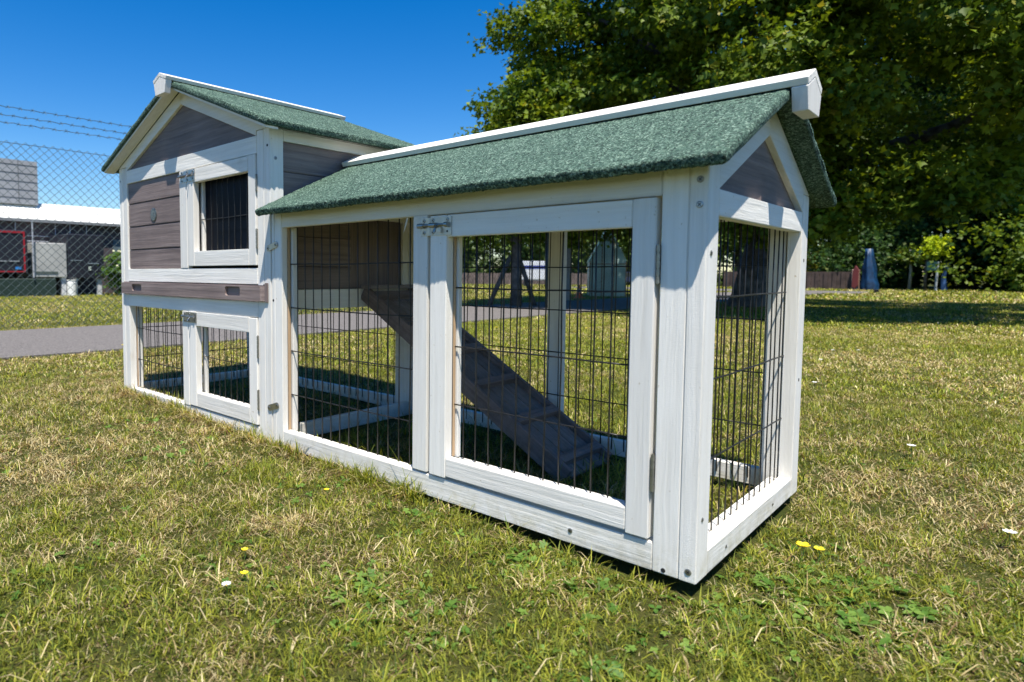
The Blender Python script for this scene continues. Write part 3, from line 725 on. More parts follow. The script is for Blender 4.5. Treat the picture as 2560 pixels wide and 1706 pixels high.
# ---- brackets, screws, holes
def bracket(x0, z0, x1, z1, y):
    c0 = Vector((x0, y, z0)); c1 = Vector((x1, y, z1)); d = (c1 - c0).normalized(); n = Vector((-d.z, 0, d.x)); w = .0068; P = []
    for t in range(9): a = math.pi / 2 + math.pi * t / 8; P.append(c0 + d * w * math.cos(a) + n * w * math.sin(a))
    for t in range(9): a = -math.pi / 2 + math.pi * t / 8; P.append(c1 + d * w * math.cos(a) + n * w * math.sin(a))
    o = MB().prism([(p.x, p.z) for p in P], 1, y - .0018, y - .0002).build('joining_plate', ZINC, H, .0004)
    screw(x0, y - .0018, z0, (0, -1, 0), o, .0038); screw(x1, y - .0018, z1, (0, -1, 0), o, .0038)
bracket(-.926, .436, -.897, .4435, -.0008); bracket(-.927, .079, -.897, .0885, -.0008)
screw(-.0095, 0, .4650, (0, -1, 0)); screw(-.0095, 0, .4950, (0, -1, 0), mt=BRASS); screw(-.0095, 0, .0115, (0, -1, 0), mt=BRASS)
screw(-.173, .0004, .0165, (0, -1, 0), r=.0035, mt=BRASS)
screw(0, .0150, .4070, (1, 0, 0), r=.0035, mt=BRASS); screw(0, .0150, .0766, (1, 0, 0), r=.003, mt=BRASS)
screw(-.0004, .11, .013, (1, 0, 0), r=.0026, mt=BRASS); screw(-.0004, .33, .014, (1, 0, 0), r=.0026, mt=BRASS)
screw(X1, .0150, .6350, (1, 0, 0), r=.0042)
for x, y, z, d in ((-.929, 0, .662, (0, -1, 0)), (-.911, .0004, .321, (0, -1, 0)), (-1.738, 0, .662, (0, -1, 0)), (0, .462, .406, (1, 0, 0)), (0, .462, .20, (1, 0, 0)), (-.0405, .0006, .003, (0, -1, 0))):
    MB().disc((x, y, z), d, .0030, .0003, 12).build('screw_hole', DARK, H)
# splinter hanging at the top of the left mesh panel
MB().tube([(-.497, -.001, .478), (-.5005, -.003, .462), (-.505, -.003, .452)], [.0012, .0009, .0003], 5).build('splinter', W[2], H)

# ------------------------------------------------------------------ foliage
def crown(name, lobes, nleaf, size, cols, parent, seed, cluster=.22, percl=34, droop=.5, shell=.55):
    """lobes: (cx,cy,cz,rx,ry,rz). Leaf-sized folded faces in clusters through the volume, denser outside"""
    r = np.random.default_rng(seed); lob = np.array(lobes, float)
    vol = lob[:, 3] * lob[:, 4] * lob[:, 5]; pr = vol ** .8; pr /= pr.sum()
    nc = max(1, nleaf // percl); li = r.choice(len(lob), nc, p=pr)
    d = r.normal(size=(nc, 3)); d /= np.linalg.norm(d, axis=1)[:, None]
    rad = (shell + (1 - shell) * r.random(nc) ** .6) * r.uniform(.86, 1.10, nc)
    cc = lob[li, :3] + d * lob[li, 3:] * rad[:, None]
    n = nc * percl; cen = np.repeat(cc, percl, 0); dd = np.repeat(d, percl, 0)
    g_ = r.normal(size=(n, 3)) * cluster; g_[:, 2] *= .55
    cs_ = np.repeat(r.uniform(.6, 1.35, nc), percl)[:, None]
    pos = cen + g_ * cs_
    # leaf direction: outward plus droop plus random
    ax = dd * .5 + r.normal(size=(n, 3)) * .75; ax[:, 2] -= droop; ax /= np.linalg.norm(ax, axis=1)[:, None]
    up = r.normal(size=(n, 3)) * .55 + np.array([0, 0, 1.0]) + dd * .45; sd = np.cross(ax, up); sd /= np.linalg.norm(sd, axis=1)[:, None]; nn = np.cross(sd, ax)
    s = size * r.uniform(.6, 1.3, n)[:, None]
    b = pos; t = pos + ax * s; l = pos + ax * s * .50 + sd * s * .54 + nn * s * .14; rt = pos + ax * s * .50 - sd * s * .54 + nn * s * .14
    l2 = pos + ax * s * .58 + sd * s * .22 + nn * s * .03; r2 = pos + ax * s * .58 - sd * s * .22 + nn * s * .03
    V = np.stack([b, l, l2, t, r2, rt], 1).reshape(-1, 3); i0 = 6 * np.arange(n)
    q = np.concatenate([np.stack([i0, i0 + 1, i0 + 2, i0 + 3], 1), np.stack([i0, i0 + 3, i0 + 4, i0 + 5], 1)])
    c1, c2 = np.array(cols[0]), np.array(cols[1]); tt = np.clip(np.repeat(r.random(nc), percl) * .6 + r.random(n) * .4, 0, 1)[:, None]
    col = (c1 * (1 - tt) + c2 * tt) * r.uniform(.8, 1.2, n)[:, None]
    if len(cols) > 2:
        yl = r.random(n) < .03; col[yl] = cols[2]
    return npmesh(name, V, [q], LEAF, parent, colors=np.repeat(col, 6, 0))
def trunk(parent, pts, rads, limbs=(), name='trunk', mt=None):
    o = MB().tube(pts, list(rads), 12).build(name, mt or BARK, parent, smooth=True)
    for p, rd in limbs: MB().tube(p, list(rd), 8).build('limb', mt or BARK, o, smooth=True)
    return o
def limb_path(a, b, k=5, w=.12, rd=random):
    a = Vector(a); b = Vector(b); L = (b - a).length
    return [a.lerp(b, i / k) + Vector((rd.uniform(-w, w), rd.uniform(-w, w), rd.uniform(-w, w) + .18 * L * math.sin(math.pi * i / k) * .5)) * (1 if 0 < i < k else 0) for i in range(k + 1)]
MAPLE = ((.024, .072, .008), (.21, .28, .022), (.28, .27, .04))
DEEP = ((.012, .040, .008), (.070, .13, .028), (.16, .20, .06))

bt = empty('maple_tree', (-2.05, 7.6, 0))
tag(bt, 'large spreading maple with low branches and a thick grey trunk behind the run', 'tree')
lb = []
for e in ((-1.7, -1.4, 2.4), (-1.2, -2.0, 3.2), (.6, -2.4, 3.4), (2.2, -1.4, 3.0), (-1.5, .6, 3.2), (1.4, 1.6, 4.4), (-.8, 1.2, 4.6), (-1.5, -1.0, 1.6), (2.6, -1.0, 1.8)):
    s_ = Vector((.15 * e[0] / 3, .15 * e[1] / 3, .9 + e[2] * .22)); lb.append((limb_path(s_, e), [.13, .10, .075, .05, .03, .015]))
trunk(bt, [(-.10, 0, -.05), (-.06, 0, .12), (0, 0, .5), (.10, .02, 1.0), (.12, .1, 1.7), (.0, .1, 3.0), (.1, .1, 4.6)], [.24, .20, .175, .165, .15, .12, .06], lb)
ml = [(-1.85, -1.65, 1.85, .85, .85, .62), (-1.95, -1.2, 2.4, .75, .8, .6), (-1.5, -1.5, 2.9, .95, 1.0, .85), (-.62, -2.3, 3.3, 1.2, 1.0, 1.2), (-1.95, -1.7, 2.12, .72, .7, .42), (-2.2, -.6, 2.5, .85, 1.0, .8), (-1.0, -2.2, 2.0, 1.1, .8, .75),
      (.4, -2.5, 2.7, 1.5, .9, 1.1), (1.7, -2.0, 2.4, 1.3, 1.0, 1.0), (2.6, -1.4, 2.9, 1.4, 1.2, 1.3), (.4, -1.6, 4.2, 2.0, 1.4, 1.1), (-1.0, -.6, 4.0, 1.6, 1.5, 1.1), (1.9, -.6, 4.4, 1.7, 1.6, 1.1),
      (-1.9, -1.0, 1.20, .75, .7, .42), (-2.1, .6, 1.6, .8, .8, .7), (.15, -1.7, 1.55, 1.0, .6, .55), (1.1, -1.4, 1.35, .7, .6, .5), (-.2, 1.4, 3.6, 2.0, 1.5, 1.7), (2.6, 1.2, 3.0, 1.4, 1.5, 1.6), (-1.7, 1.4, 3.0, 1.1, 1.2, 1.2), (.2, .2, 5.4, 1.9, 1.7, 1.0)]
def boughs(lobes, per, r0, r1, seed, flatten=.55):
    """layered drooping boughs over each big lobe, so the outline is uneven and gaps open between them"""
    r = np.random.default_rng(seed); out = []
    for l in lobes:
        l = np.array(l); k = int(per * (l[3] * l[4] * l[5]) ** .55) + 3
        for _ in range(k):
            d = r.normal(size=3); d /= np.linalg.norm(d); q_ = l[:3] + d * l[3:] * r.uniform(.55, 1.0)
            a = r.uniform(r0, r1); out.append((q_[0], q_[1], q_[2], a * r.uniform(.9, 1.4), a * r.uniform(.9, 1.4), a * flatten * r.uniform(.8, 1.3)))
    return out
ml += [(.95, -1.5, .98, .5, .5, .3), (.4, -1.3, 1.1, .6, .5, .35), (1.7, -1.3, 1.25, .6, .5, .4)]
crown('crown', boughs(ml, 17, .22, .42, 5), 300000, .062, MAPLE, bt, 21, cluster=.075, percl=26, droop=.55, shell=.15)

def simple_tree(name, label, x, y, lobes, n, size, cols, seed, th, tr, group='trees behind the lawn', cluster=.3, cat='tree', limbs=3, percl=30):
    t = empty(name, (x, y, 0)); tag(t, label, cat, group); rd = random.Random(seed)
    lb = [(limb_path((0, 0, th * .45), (l[0] * .8, l[1] * .8, l[2]), 4, .05, rd), [tr * .5, tr * .4, tr * .3, tr * .2, tr * .1]) for l in lobes[:limbs]]
    trunk(t, [(0, 0, -.05), (.02, 0, th * .3), (-.02, .02, th * .65), (0, 0, th)], [tr * 1.2, tr, tr * .8, tr * .4], lb)
    crown('crown', lobes, n, size, cols, t, seed, cluster=cluster, percl=percl, shell=.4)
    return t
# tall wall of trees behind the right half of the lawn
G_ = 'tall trees along the far edge of the lawn'
far = [(-2.5, 26.0, 'far tall tree just right of the house roof, its crown hanging over the blue cover', 3.4, 10, DEEP),
       (-1.0, 24.6, 'tall dark tree standing behind the lime-green sapling', 3.6, 12, DEEP),
       (2.0, 23.0, 'tall tree with glossy sunlit leaves right of the sapling', 3.6, 12, MAPLE),
       (5.4, 22.0, 'tall leafy tree at the right edge of the photo', 3.8, 12, DEEP)]
for i, (x, y, lab, rw, hh, cols) in enumerate(far):
    rd = random.Random(50 + i); lob = [(0, 0, hh * .55, rw, rw * .8, hh * .42)]
    for k in range(9): lob.append((rd.uniform(-.9, .9) * rw, rd.uniform(-1.0, -.2) * rw * .8, rd.uniform(.08, .85) * hh, rd.uniform(.9, 1.6), rd.uniform(.8, 1.3), rd.uniform(.9, 1.5)))
    lob += [(0, .5, 2.4 + (i == 0) * .8, rw * 1.1, rw * .5, 2.5 - (i == 0) * .7), (0, .4, 5.5, rw * 1.05, rw * .5, 2.6)]
    lob += ([] if i == 0 else [(-rw * .5, -rw * .75, 1.0, 1.7, .9, .95)]) + [(rw * .5, -rw * .75, 1.1, 1.7, .9, 1.0)]
    simple_tree('broadleaf_tree', lab, x, y, boughs(lob, 9, .45, .8, 70 + i, .7), 80000, .115, cols, 60 + i, hh * .6, .22, G_, cluster=.24)
for i, (x, y, hh, w_) in enumerate(((-7.2, 24, 3.0, 1.8), (-10.5, 23, 3.4, 2.0), (-14.5, 22, 3.1, 2.1), (-18, 21, 3.4, 2.3))):
    lab = ['rounded green tree beyond the greenhouse', 'bushy green tree behind the white trailer', 'dark round tree left of the white trailer', 'bushy tree at the left of the door opening, farthest along the fence'][i]
    rd = random.Random(i); lob = [(0, 0, hh * .62, w_, w_ * .8, hh * .36)] + [(rd.uniform(-.8, .8) * w_, rd.uniform(-.8, 0) * w_, rd.uniform(.35, .85) * hh, .8, .7, .6) for _ in range(6)]
    simple_tree('round_tree', lab, x, y, lob, 7000, .15, ((.08, .14, .03), (.21, .29, .07), (.25, .30, .08)), 80 + i, hh * .7, .12, 'smaller trees seen through the run', cluster=.25)
hv = [(x, 27.5 + 1.5 * math.sin(x * .7) - (abs(x + 4) * .06), .55 + .15 * math.sin(x * 1.9), 1.3, .8, .85 + .25 * math.sin(x * 2.7)) for x in np.arange(-26, 12, 1.15)]
hv += [(-24 + k * 1.1, 12.5 + k * 1.15, .7, 1.1, 1.1, 1.0 + .3 * math.sin(k * 2.1)) for k in range(12)]
hv += [(x, 28.5, 1.9, 1.3, .8, 1.2) for x in np.arange(-6.5, 12, 1.2)]
hd = crown('distant_hedge', hv, 60000, .17, ((.03, .065, .015), (.11, .16, .04)), None, 99, cluster=.22, percl=20, shell=.3)
tag(hd, 'continuous dark hedge and scrub closing the horizon behind the trees', kind='stuff')
# staked tree by the path
st_ = empty('staked_tree', (-4.03, 5.48, 0)); tag(st_, 'young tree propped by two slanting stakes beside the path, seen through the door mesh', 'tree')
trunk(st_, [(0, 0, -.02), (.01, 0, .3), (-.01, .01, .7), (0, 0, 1.3)], [.075, .062, .055, .03], [(limb_path((0, 0, .7), (-.4, -.3, 1.15), 4, .03), [.03, .025, .02, .015, .008]), (limb_path((0, 0, .8), (.35, .4, 1.2), 4, .03), [.03, .025, .02, .015, .008])])
MB().tube([(-.23, -.24, -.02), (-.05, -.04, .60)], .028, 8).build('stake', BARK, st_, smooth=True)
MB().tube([(.16, .18, -.02), (.02, .0, .62)], .028, 8).build('stake', BARK, st_, smooth=True)
crown('crown', [(0, 0, 1.25, .75, .75, .35), (-.5, -.45, 1.05, .45, .45, .25), (.4, .45, 1.1, .45, .45, .3), (-.2, -.2, .85, .3, .3, .14)], 5200, .06, MAPLE, st_, 31, cluster=.1, percl=20)

# sapling with guard and stakes
sp = empty('sapling', (-1.62, 20.4, 0)); tag(sp, 'bright lime-green sapling staked in front of the dark far trees', 'sapling')
LIME = ((.30, .42, .01), (.55, .62, .03))
trunk(sp, [(0, 0, -.02), (.01, 0, .7), (.08, 0, 1.0), (.15, 0, 1.3)], [.035, .03, .022, .01])
crown('crown', [(.16, 0, 1.10, .25, .2, .24), (.05, 0, 1.0, .16, .15, .14), (.24, 0, 1.24, .14, .14, .16)], 900, .08, LIME, sp, 41, cluster=.06, percl=15, droop=-.1)
MB().tube([(.22, -.02, -.02), (.24, -.02, .74)], .028, 8).build('stake', flat('pale_stake', (.36, .40, .42)), sp)
MB().box(.02, .26, -.035, -.01, .52, .75).build('crossbar', flat('green_board', (.12, .25, .2)), sp, .004)
bp_ = MB().tube([(-1.30, 21.3, -.02), (-1.33, 21.3, .35), (-1.24, 21.3, .72)], [.075, .05, .04], 8).build('post', flat('blue_post', (.03, .09, .25)))
tag(bp_, 'leaning blue post beside the lime-green sapling', 'post')

# thin pale trunks at the foot of the far trees
for i, (x, y) in enumerate(((-2.0, 21.0), (.55, 20.6), (1.15, 20.4))):
    t = empty('young_tree', (x, y, 0)); mt_ = flat('pale_bark%d' % i, (.30, .31, .26), rough=.85, noise=.3)
    tag(t, ['thin pale-stemmed young tree left of the lime-green sapling', 'pale-stemmed young tree right of the sapling, left of its pair', 'pale-stemmed young tree farthest right under the far trees'][i], 'tree', 'thin pale young trees under the far trees')
    MB().tube([(0, 0, -.05), (.02, 0, .5), (-.02, 0, 1.1)], [.045, .035, .02], 8).build('trunk', mt_, t, smooth=True)
    crown('crown', [(0, 0, .95, .28, .25, .22)], 400, .10, MAPLE, t, 140 + i, cluster=.09, percl=10)

# covered blue thing, red board, pillar, brown fence, roof behind
blue = flat('blue_tarpaulin', (.002, .030, .085), rough=.5, noise=.6, scale=7)
b = MB(); rows = []
for k in range(7):
    z = -.03 + 1.13 * k / 6; w = .19 * (1 - .72 * (k / 6) ** 1.4) * (1 + .12 * math.sin(k * 2.3)); 
    rows.append([Vector((-2.74 + (w + .035 * math.sin(7 * a + k * .3)) * math.cos(a) * 1.0 - .05 * k / 6, 20.1 + (w + .035 * math.sin(7 * a + k * .3)) * math.sin(a), z)) for a in np.linspace(0, 2 * math.pi, 21)[:-1]])
vs = [p for r_ in rows for p in r_]; n = 20
b.add(vs, [(i * n + j, i * n + (j + 1) % n, (i + 1) * n + (j + 1) % n, (i + 1) * n + j) for i in range(6) for j in range(n)] + [tuple(range(6 * n, 7 * n))])
o = b.build('covered_parasol', blue, None, smooth=True); tag(o, 'tall pointed blue cover standing by the end of the brown fence', 'cover')
o = MB().prism([(-3.10, .08), (-3.02, .03), (-2.95, .12), (-2.95, .55), (-3.02, .66), (-3.08, .5)], 1, 19.80, 19.86).build('board', flat('maroon', (.13, .02, .02)), None, .01)
tag(o, 'dark red board leaning against the blue cover', 'board')
o = MB().box(-3.20, -3.04, 20.4, 20.6, -.05, .55).build('pillar', flat('pale_brick', (.38, .24, .19), noise=.3, scale=20), None, .01)
tag(o, 'pale pink pillar at the right end of the brown fence', 'pillar')
fb = flat('brown_fence_wood', (.075, .05, .042), rough=.85, noise=.4, scale=6)
bf = empty('board_fence', (-5.6, 20.6, 0)); tag(bf, 'dark brown close-boarded fence beyond the road, right of the hutch', 'fence')
b = MB(); 
for k in range(34): b.box(-1.0 + k * .105, -.9 + k * .105, .0 + .018 * (k % 2), .02 + .018 * (k % 2), -.02, .49)
o = b.build('fence_panel', fb, bf); bf.rotation_euler.z = R(-3)
MB().box(-1.0, 2.57, .045, .075, .40, .44).build('rail', fb, bf)
bf2 = empty('board_fence', (-16.5, 16.6, 0)); tag(bf2, 'long weathered board fence behind the left trees, seen through the door mesh', 'fence'); bf2.rotation_euler.z = R(38)
b = MB()
for k in range(60): b.box(k * .12, k * .12 + .112, .015 * (k % 2), .02 + .015 * (k % 2), -.05, .42 + .01 * (k % 3))
b.build('fence_panel', flat('grey_fence_wood', (.13, .10, .09), rough=.9, noise=.4, scale=6), bf2)
MB().box(0, 7.2, .04, .07, .3, .34).build('rail', fb, bf2)
def house(name, x, y, w, d, hw, hr, rz, label, wall, roofm, over=.12):
    t = empty(name, (x, y, 0)); t.rotation_euler.z = rz; tag(t, label, 'house', None)
    MB().box(-w / 2, w / 2, -d / 2, d / 2, -.1, hw).build('wall', wall, t)
    rfm = MB()
    rfm.prism([(-w / 2 - over, hw - .03), (w / 2 + over, hw - .03), (0, hr)], 1, -d / 2 - over, d / 2 + over)
    rfm.build('roof', roofm, t, .01)
    for k in (-1, 1):
        wq = MB().box(k * w * .25 - .22, k * w * .25 + .22, -d / 2 - .02, -d / 2 + .02, hw * .35, hw * .8).build('window', flat(name + 'win%d' % k, (.05, .06, .08), rough=.15), t)
        MB().box(k * w * .25 - .25, k * w * .25 + .25, -d / 2 - .035, -d / 2 - .021, hw * .30, hw * .34).build('sill', W[0], wq)
    return t
house('house', -5.25, 26.0, 2.5, 2.4, .50, .93, R(8), 'low house with a tan tiled roof showing over the brown fence', flat('tan_wall', (.42, .34, .25)), flat('tan_tiles', (.36, .25, .15), rough=.85, noise=.3, scale=12))
pst = MB().box(-2.14, -2.06, 16.5, 16.58, -.15, .06).box(-2.15, -2.05, 16.49, 16.59, .06, .075).build('bollard', flat('black_post', (.02, .02, .02)), None, .004)
tag(pst, 'short black post at the right end of the road', 'bollard')
gb = simple_tree('shrub', 'yellow-green shrub in front of the tan roof', -4.75, 23.0, [(0, 0, .75, .45, .4, .35), (.3, -.1, .55, .3, .3, .25)], 1500, .08, ((.16, .18, .02), (.40, .36, .03)), 97, .5, .04, None, .08, 'shrub')

# ------------------------------------------------------------------ things through the door mesh
tr = empty('trailer', (-10.8, 16.6, 0)); tr.rotation_euler.z = R(36); tag(tr, 'white box trailer with a blue stripe seen through the door mesh', 'trailer')
MB().box(-.62, .62, -.25, .25, .20, .80).build('body', flat('white_body', (.62, .64, .68), rough=.35), tr, .03, 2)
MB().box(-.60, .60, -.256, -.2515, .56, .66).build('stripe', flat('blue_stripe', (.02, .035, .22), rough=.4), tr)
for x in (-.38, .30): 
    wq = MB().tube([(x, -.26, .11), (x, -.18, .11)], .12, 18).build('wheel', flat('tyre%d' % int(x * 10), (.02, .02, .02)), tr)
    MB().tube([(x, -.266, .11), (x, -.261, .11)], .06, 14).build('rim', ZINC, wq)
gh = empty('greenhouse', (-4.95, 9.6, 0)); gh.rotation_euler.z = R(30); tag(gh, 'small pale green glazed greenhouse with a pointed gable behind the run', 'greenhouse')
glz = flat('hazy_glazing', (.55, .70, .64), rough=.25, noise=.25, scale=4)
_nt = glz.node_tree; _t = _nt.nodes.new('ShaderNodeBsdfTranslucent'); _t.inputs[0].default_value = (.6, .75, .68, 1); _m = _nt.nodes.new('ShaderNodeMixShader'); _m.inputs[0].default_value = .5
_nt.links.new(_nt.nodes['Principled BSDF'].outputs[0], _m.inputs[1]); _nt.links.new(_t.outputs[0], _m.inputs[2]); _nt.links.new(_m.outputs[0], _nt.nodes['Material Output'].inputs[0])
MB().prism([(-.30, -.03), (.30, -.03), (.30, .62), (0, 1.20), (-.30, .62)], 1, -.02, 0).build('gable_wall', glz, gh)
MB().box(-.30, -.285, .002, 1.5, -.03, .62).build('side_wall', glz, gh); MB().box(.285, .30, .002, 1.5, -.03, .62).build('side_wall', glz, gh)
MB().prism([(-.315, .61), (0, 1.215), (.315, .61), (0, 1.235)], 1, -.04, 1.52).build('roof', glz, gh)
gf = MB(); 
for x in (-.30, -.1, .1, .30): gf.box(x - .008, x + .008, -.032, -.021, -.03, .62 if abs(x) > .2 else 1.0)
gf.box(-.30, .30, -.03, -.0205, .56, .575); gf.build('frame', flat('wood_frame', (.30, .20, .11)), gh)
cn = empty('traffic_cone', (-4.86, 8.46, 0)); tag(cn, 'orange and white traffic cone in front of the greenhouse', 'traffic cone')
org = flat('cone_orange', (.75, .12, .03), rough=.5)
MB().tube([(0, 0, .02), (0, 0, .10)], [.055, .04], 16).build('cone_body', org, cn); MB().tube([(0, 0, .1003), (0, 0, .15)], [.04, .028], 16).build('reflective_band', WHP, cn)
MB().tube([(0, 0, .1503), (0, 0, .22)], [.028, .012], 16).build('cone_tip', org, cn); MB().box(-.08, .08, -.08, .08, 0, .018).build('base', org, cn, .003)
pl = MB().tube([(-3.50, 5.32, -.02), (-3.52, 5.33, .5), (-3.52, 5.34, .98)], .026, 10).build('lamp_post', flat('dark_green_post', (.03, .04, .03), rough=.4), None, smooth=True)
tag(pl, 'slim dark green pole at the edge of the path behind the run', 'pole')
cr = empty('parked_car', (-9.6, 20.3, 0)); cr.rotation_euler.z = R(15); tag(cr, 'dark blue parked car half hidden beyond the greenhouse', 'car')
cb_ = flat('car_paint', (.02, .03, .08), rough=.2)
MB().prism([(-.75, .12), (.75, .12), (.75, .28), (.5, .31), (.28, .48), (-.38, .48), (-.6, .31), (-.75, .28)], 1, -.3, .3).build('body', cb_, cr, .03, 2)
MB().prism([(-.5, .32), (.40, .32), (.24, .45), (-.34, .45)], 1, -.304, -.3015).build('window', flat('car_glass', (.02, .025, .03), rough=.08), cr)
for x in (-.48, .48):
    wq = MB().tube([(x, -.31, .12), (x, -.22, .12)], .12, 18).build('wheel', flat('car_tyre%d' % int(x * 10), (.02, .02, .02)), cr); MB().tube([(x, -.316, .12), (x, -.311, .12)], .065, 14).build('rim', ZINC, wq)

# ------------------------------------------------------------------ chain-link fence
fe = empty('chain_link_fence', (-4.5, 0, 0)); tag(fe, 'green-grey chain-link fence along the far side of the path with barbed wire above', 'fence')
GW = flat('coated_wire', (.075, .105, .105), rough=.45, metal=.3, noise=.2, scale=60)
b = MB(); pit = .0555; FH = 1.235; nz = 45; Y0, Y1 = -1.2, 9.0; dz = FH / nz; rd = random.Random(4)
ncol = int((Y1 - Y0) / pit)
VV = []; FF = []
r_ = .0015
for cidx in range(2 * ncol):
    y = Y0 + cidx * pit * .5; pts = []
    for k in range(nz + 1):
        s_ = (1 if (k % 2 == 0) else -1) * (1 if cidx % 2 else -1)
        pts.append((.0016 * s_ * (1 if cidx % 2 else -1) + .01 * math.sin(y * 1.3), y + s_ * pit * .25 + rd.uniform(-.0010, .0010), k * dz + .004 * math.sin(y * 3)))
    if True:
        for i in range(nz):
            p = Vector(pts[i]); q_ = Vector(pts[i + 1]); d_ = (q_ - p).normalized(); a_ = Vector((1, 0, 0)); c_ = d_.cross(a_).normalized()
            i0 = len(VV)
            for e in (p, q_):
                VV += [e + a_ * r_, e + c_ * r_, e - a_ * r_, e - c_ * r_]
            FF += [(i0 + j, i0 + (j + 1) % 4, i0 + 4 + (j + 1) % 4, i0 + 4 + j) for j in range(4)]
npmesh('mesh', np.array([tuple(v) for v in VV]), [np.array(FF)], GW, fe)
MB().tube([(0, y, FH - .012 + .004 * math.sin(y * 3)) for y in np.linspace(Y0, Y1, 30)], .0022, 6).build('line_wire', GW, fe)
for z, ph in ((1.462, 0), (1.408, 1), (1.360, 2)):
    b = MB(); P = []
    for y in np.linspace(Y0, Y1, 260): P.append((.004 * math.sin(y * 60 + ph), y, z - .010 * (1 - abs(math.sin(y * .55 + .2))) + .003 * math.cos(y * 60)))
    b.tube(P, .0024, 5, caps=False)
    y = Y0 + .03 * ph
    while y < Y1:
        zz = z - .010 * (1 - abs(math.sin(y * .55 + .2)))
        for k in range(4):
            a = k * 1.57 + .5; b.tube([(0, y + .004 * (k % 2), zz), (.017 * math.cos(a), y + .009 * (1 if k % 2 else -1), zz + .017 * math.sin(a))], [.0021, .0010], 4)
        y += .072
    b.build('barbed_wire', GW, fe)
for y in (-1.1, 1.75, 4.6, 7.5):
    o = MB().box(-.03, .03, y - .03, y + .03, -.05, 1.30).build('post', flat('fence_post%d' % int(y * 10), (.30, .30, .28), rough=.85), fe, .004)
    MB().tube([(0, y, 1.29), (.0, y, 1.50)], .012, 6).build('post_arm', GW, o)

# ------------------------------------------------------------------ loading yard behind the fence, left
bl = empty('warehouse', (-12, 3, 0)); tag(bl, 'long low warehouse with a white roof fascia behind the chain-link fence', 'building')
MB().box(-6, 0, -7.0, 3.6, -.05, 1.262).build('wall', flat('dark_wall', (.07, .055, .06), rough=.8), bl)
fw = MB().prism([(-.6, 1.66), (.10, 1.272), (.10, 1.286), (.02, 1.40), (-.15, 1.55), (-.6, 1.70)], 1, -7.0, 3.4)
o = MB().prism([(.08, 1.292), (.08, 1.30), (-.22, 1.60), (-6.2, 1.62), (-6.2, 1.292)], 1, -7.0, 3.4).build('roof_fascia', flat('white_cladding', (.86, .86, .80), rough=.45, noise=.05), bl)
MB().box(.081, .13, -7.0, 3.38, 1.245, 1.292).build('gutter', flat('grey_gutter', (.20, .21, .22), rough=.5), o)
MB().box(-3.0, -.1, -4.0, -.318, 1.556, 2.30).build('plant_room', flat('grey_cladding', (.33, .34, .36), rough=.5, noise=.1, scale=4), bl)
MB().box(.0, .01, .9, 1.3, .75, 1.0).build('window', flat('yard_window', (.12, .16, .18), rough=.1), bl)
pj = flat('panel_joint', (.12, .125, .13))
jb = MB()
for k in range(5): jb.box(-.0995, -.094, -4.0 + .0, -.32, 1.66 + k * .14, 1.666 + k * .14)
for k in range(8): jb.box(-.0995, -.094, -.62 - k * .42, -.612 - k * .42, 1.56, 2.298)
jb.build('panel_joint', pj, bl)
cd_ = MB()
for z in (1.02, .93, .74): cd_.tube([(.03, -.9, z), (.03, .45, z - .02), (.03, .48, z - .02)], .008, 5)
for y in (-.72, -.1, .14, .42): cd_.tube([(.04, y, 1.24), (.04, y, .86)], .008, 5)
cd_.build('pipework', flat('pale_pipe', (.36, .38, .42)), bl)
MB().tube([(1.04, -.735, 1.2), (1.04, -.735, .30)], .012, 6).build('downpipe', flat('pale_pipe_b', (.36, .38, .42)), bl)
MB().prism([(.2, 1.0), (.22, .82), (.5, .80), (.52, 1.02)], 0, .012, .05).build('loading_door', flat('grey_door', (.10, .10, .12)), bl)
# trailers parked on the yard
def yard_box(name, y0, y1, z0, z1, xf, dep, m_, label, legs, cat):
    t = empty(name, (xf, (y0 + y1) / 2, 0)); tag(t, label, cat, 'trailers parked in the yard behind the fence'); w = (y1 - y0) / 2
    MB().box(-dep, 0, -w, w, z0, z1).build('body', m_, t, .01)
    for y in legs: MB().box(-.12, -.04, y - .035, y + .035, -.01, z0 - .001).build('leg', flat(name + 'leg%d' % int(y * 100), (.55, .56, .57), rough=.6), t)
    return t
dk = flat('dark_trailer', (.012, .013, .022), rough=.45); rd_ = flat('red_trim', (.32, .010, .02), rough=.5)
t1 = yard_box('box_trailer', 1.0, 2.20, .37, 1.04, -11, 2.4, dk, 'dark trailer with a red frame round its rear doors, left edge of the photo', (), 'trailer')
MB().box(.001, .012, -.55, .562, .995, 1.025).box(.001, .012, .540, .562, .385, .9945).box(.001, .012, -.55, .5395, .385, .405).build('door_frame', rd_, t1)
MB().box(.001, .012, .12, .128, .41, .99).build('door_gap', flat('trim_grey', (.25, .25, .26)), t1)
MB().box(.002, .014, .42, .50, .43, .47).build('label_plate', flat('blue_plate', (.02, .2, .55)), t1)
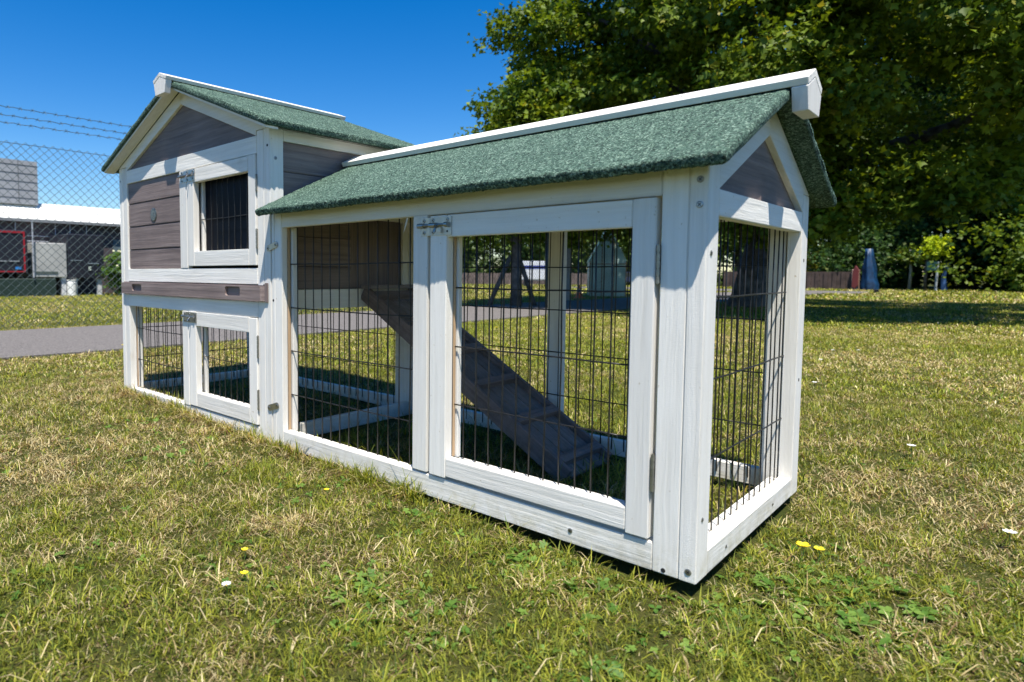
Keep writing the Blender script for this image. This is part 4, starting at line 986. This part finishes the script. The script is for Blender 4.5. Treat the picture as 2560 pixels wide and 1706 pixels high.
MB().box(.002, .012, .15, .30, .55, .565).box(.002, .012, .34, .48, .55, .565).build('lock_bar', flat('bar_grey', (.3, .32, .34)), t1)
t2 = yard_box('container', 2.29, 2.77, .305, .86, -11, 1.8, flat('grey_container', (.42, .42, .40), rough=.6, noise=.15, scale=3), 'weathered pale grey container between two dark trailers', (.20,), 'container')
MB().box(.002, .01, -.22, .1, .37, .40).build('marking', flat('faded_green', (.08, .10, .09)), t2)
t3 = yard_box('curtain_trailer', 2.79, 3.36, .29, 1.02, -11, 2.6, dk, 'tall black trailer on white landing legs, right of the grey container', (-.17, .22), 'trailer')
MB().box(.002, .01, .02, .2, .53, .545).box(.002, .01, -.25, -.06, .58, .59).build('lock_bar', flat('bar_grey2', (.2, .25, .28)), t3)
MB().box(.002, .01, .03, .07, .42, .49).build('label_plate', flat('pale_plate', (.45, .5, .42)), t3)
wb = empty('wheelie_bin', (-10.98, 2.83, 0)); tag(wb, 'white drum and bin standing under the black trailer', 'bin')
MB().tube([(0, 0, 0), (0, 0, .22), (0, .0, .25)], [.07, .075, .06], 16).build('body', WHP, wb); MB().tube([(0, 0, .251), (0, 0, .265)], .076, 16).build('lid', WHP, wb)
lw = MB().box(-11.06, -10.99, -3.0, 2.60, -.03, .285).build('skip', flat('dark_green_skip', (.012, .03, .022), rough=.6), None, .01)
tag(lw, 'long dark green skip on the ground under the trailers', 'skip')
bs = simple_tree('elder_bush', 'leafy green bush with cream flowers beside the black trailer', -10.6, 3.52, [(0, 0, .38, .26, .28, .36), (.05, .10, .62, .17, .2, .2), (0, .3, .4, .25, .25, .4)], 5200, .055, ((.04, .10, .02), (.13, .22, .04), (.2, .25, .06)), 71, .5, .03, None, .05, 'bush')
fl = MB(); rd = random.Random(3)
for k in range(26):
    p = Vector((.22 + rd.uniform(-.03, .05), rd.uniform(-.25, .3), rd.uniform(.45, .78))); fl.tube([p, p + Vector((.012, 0, .006))], [.020, .014], 7)
fl.build('flower_heads', flat('cream_flower', (.7, .68, .42)), bs)
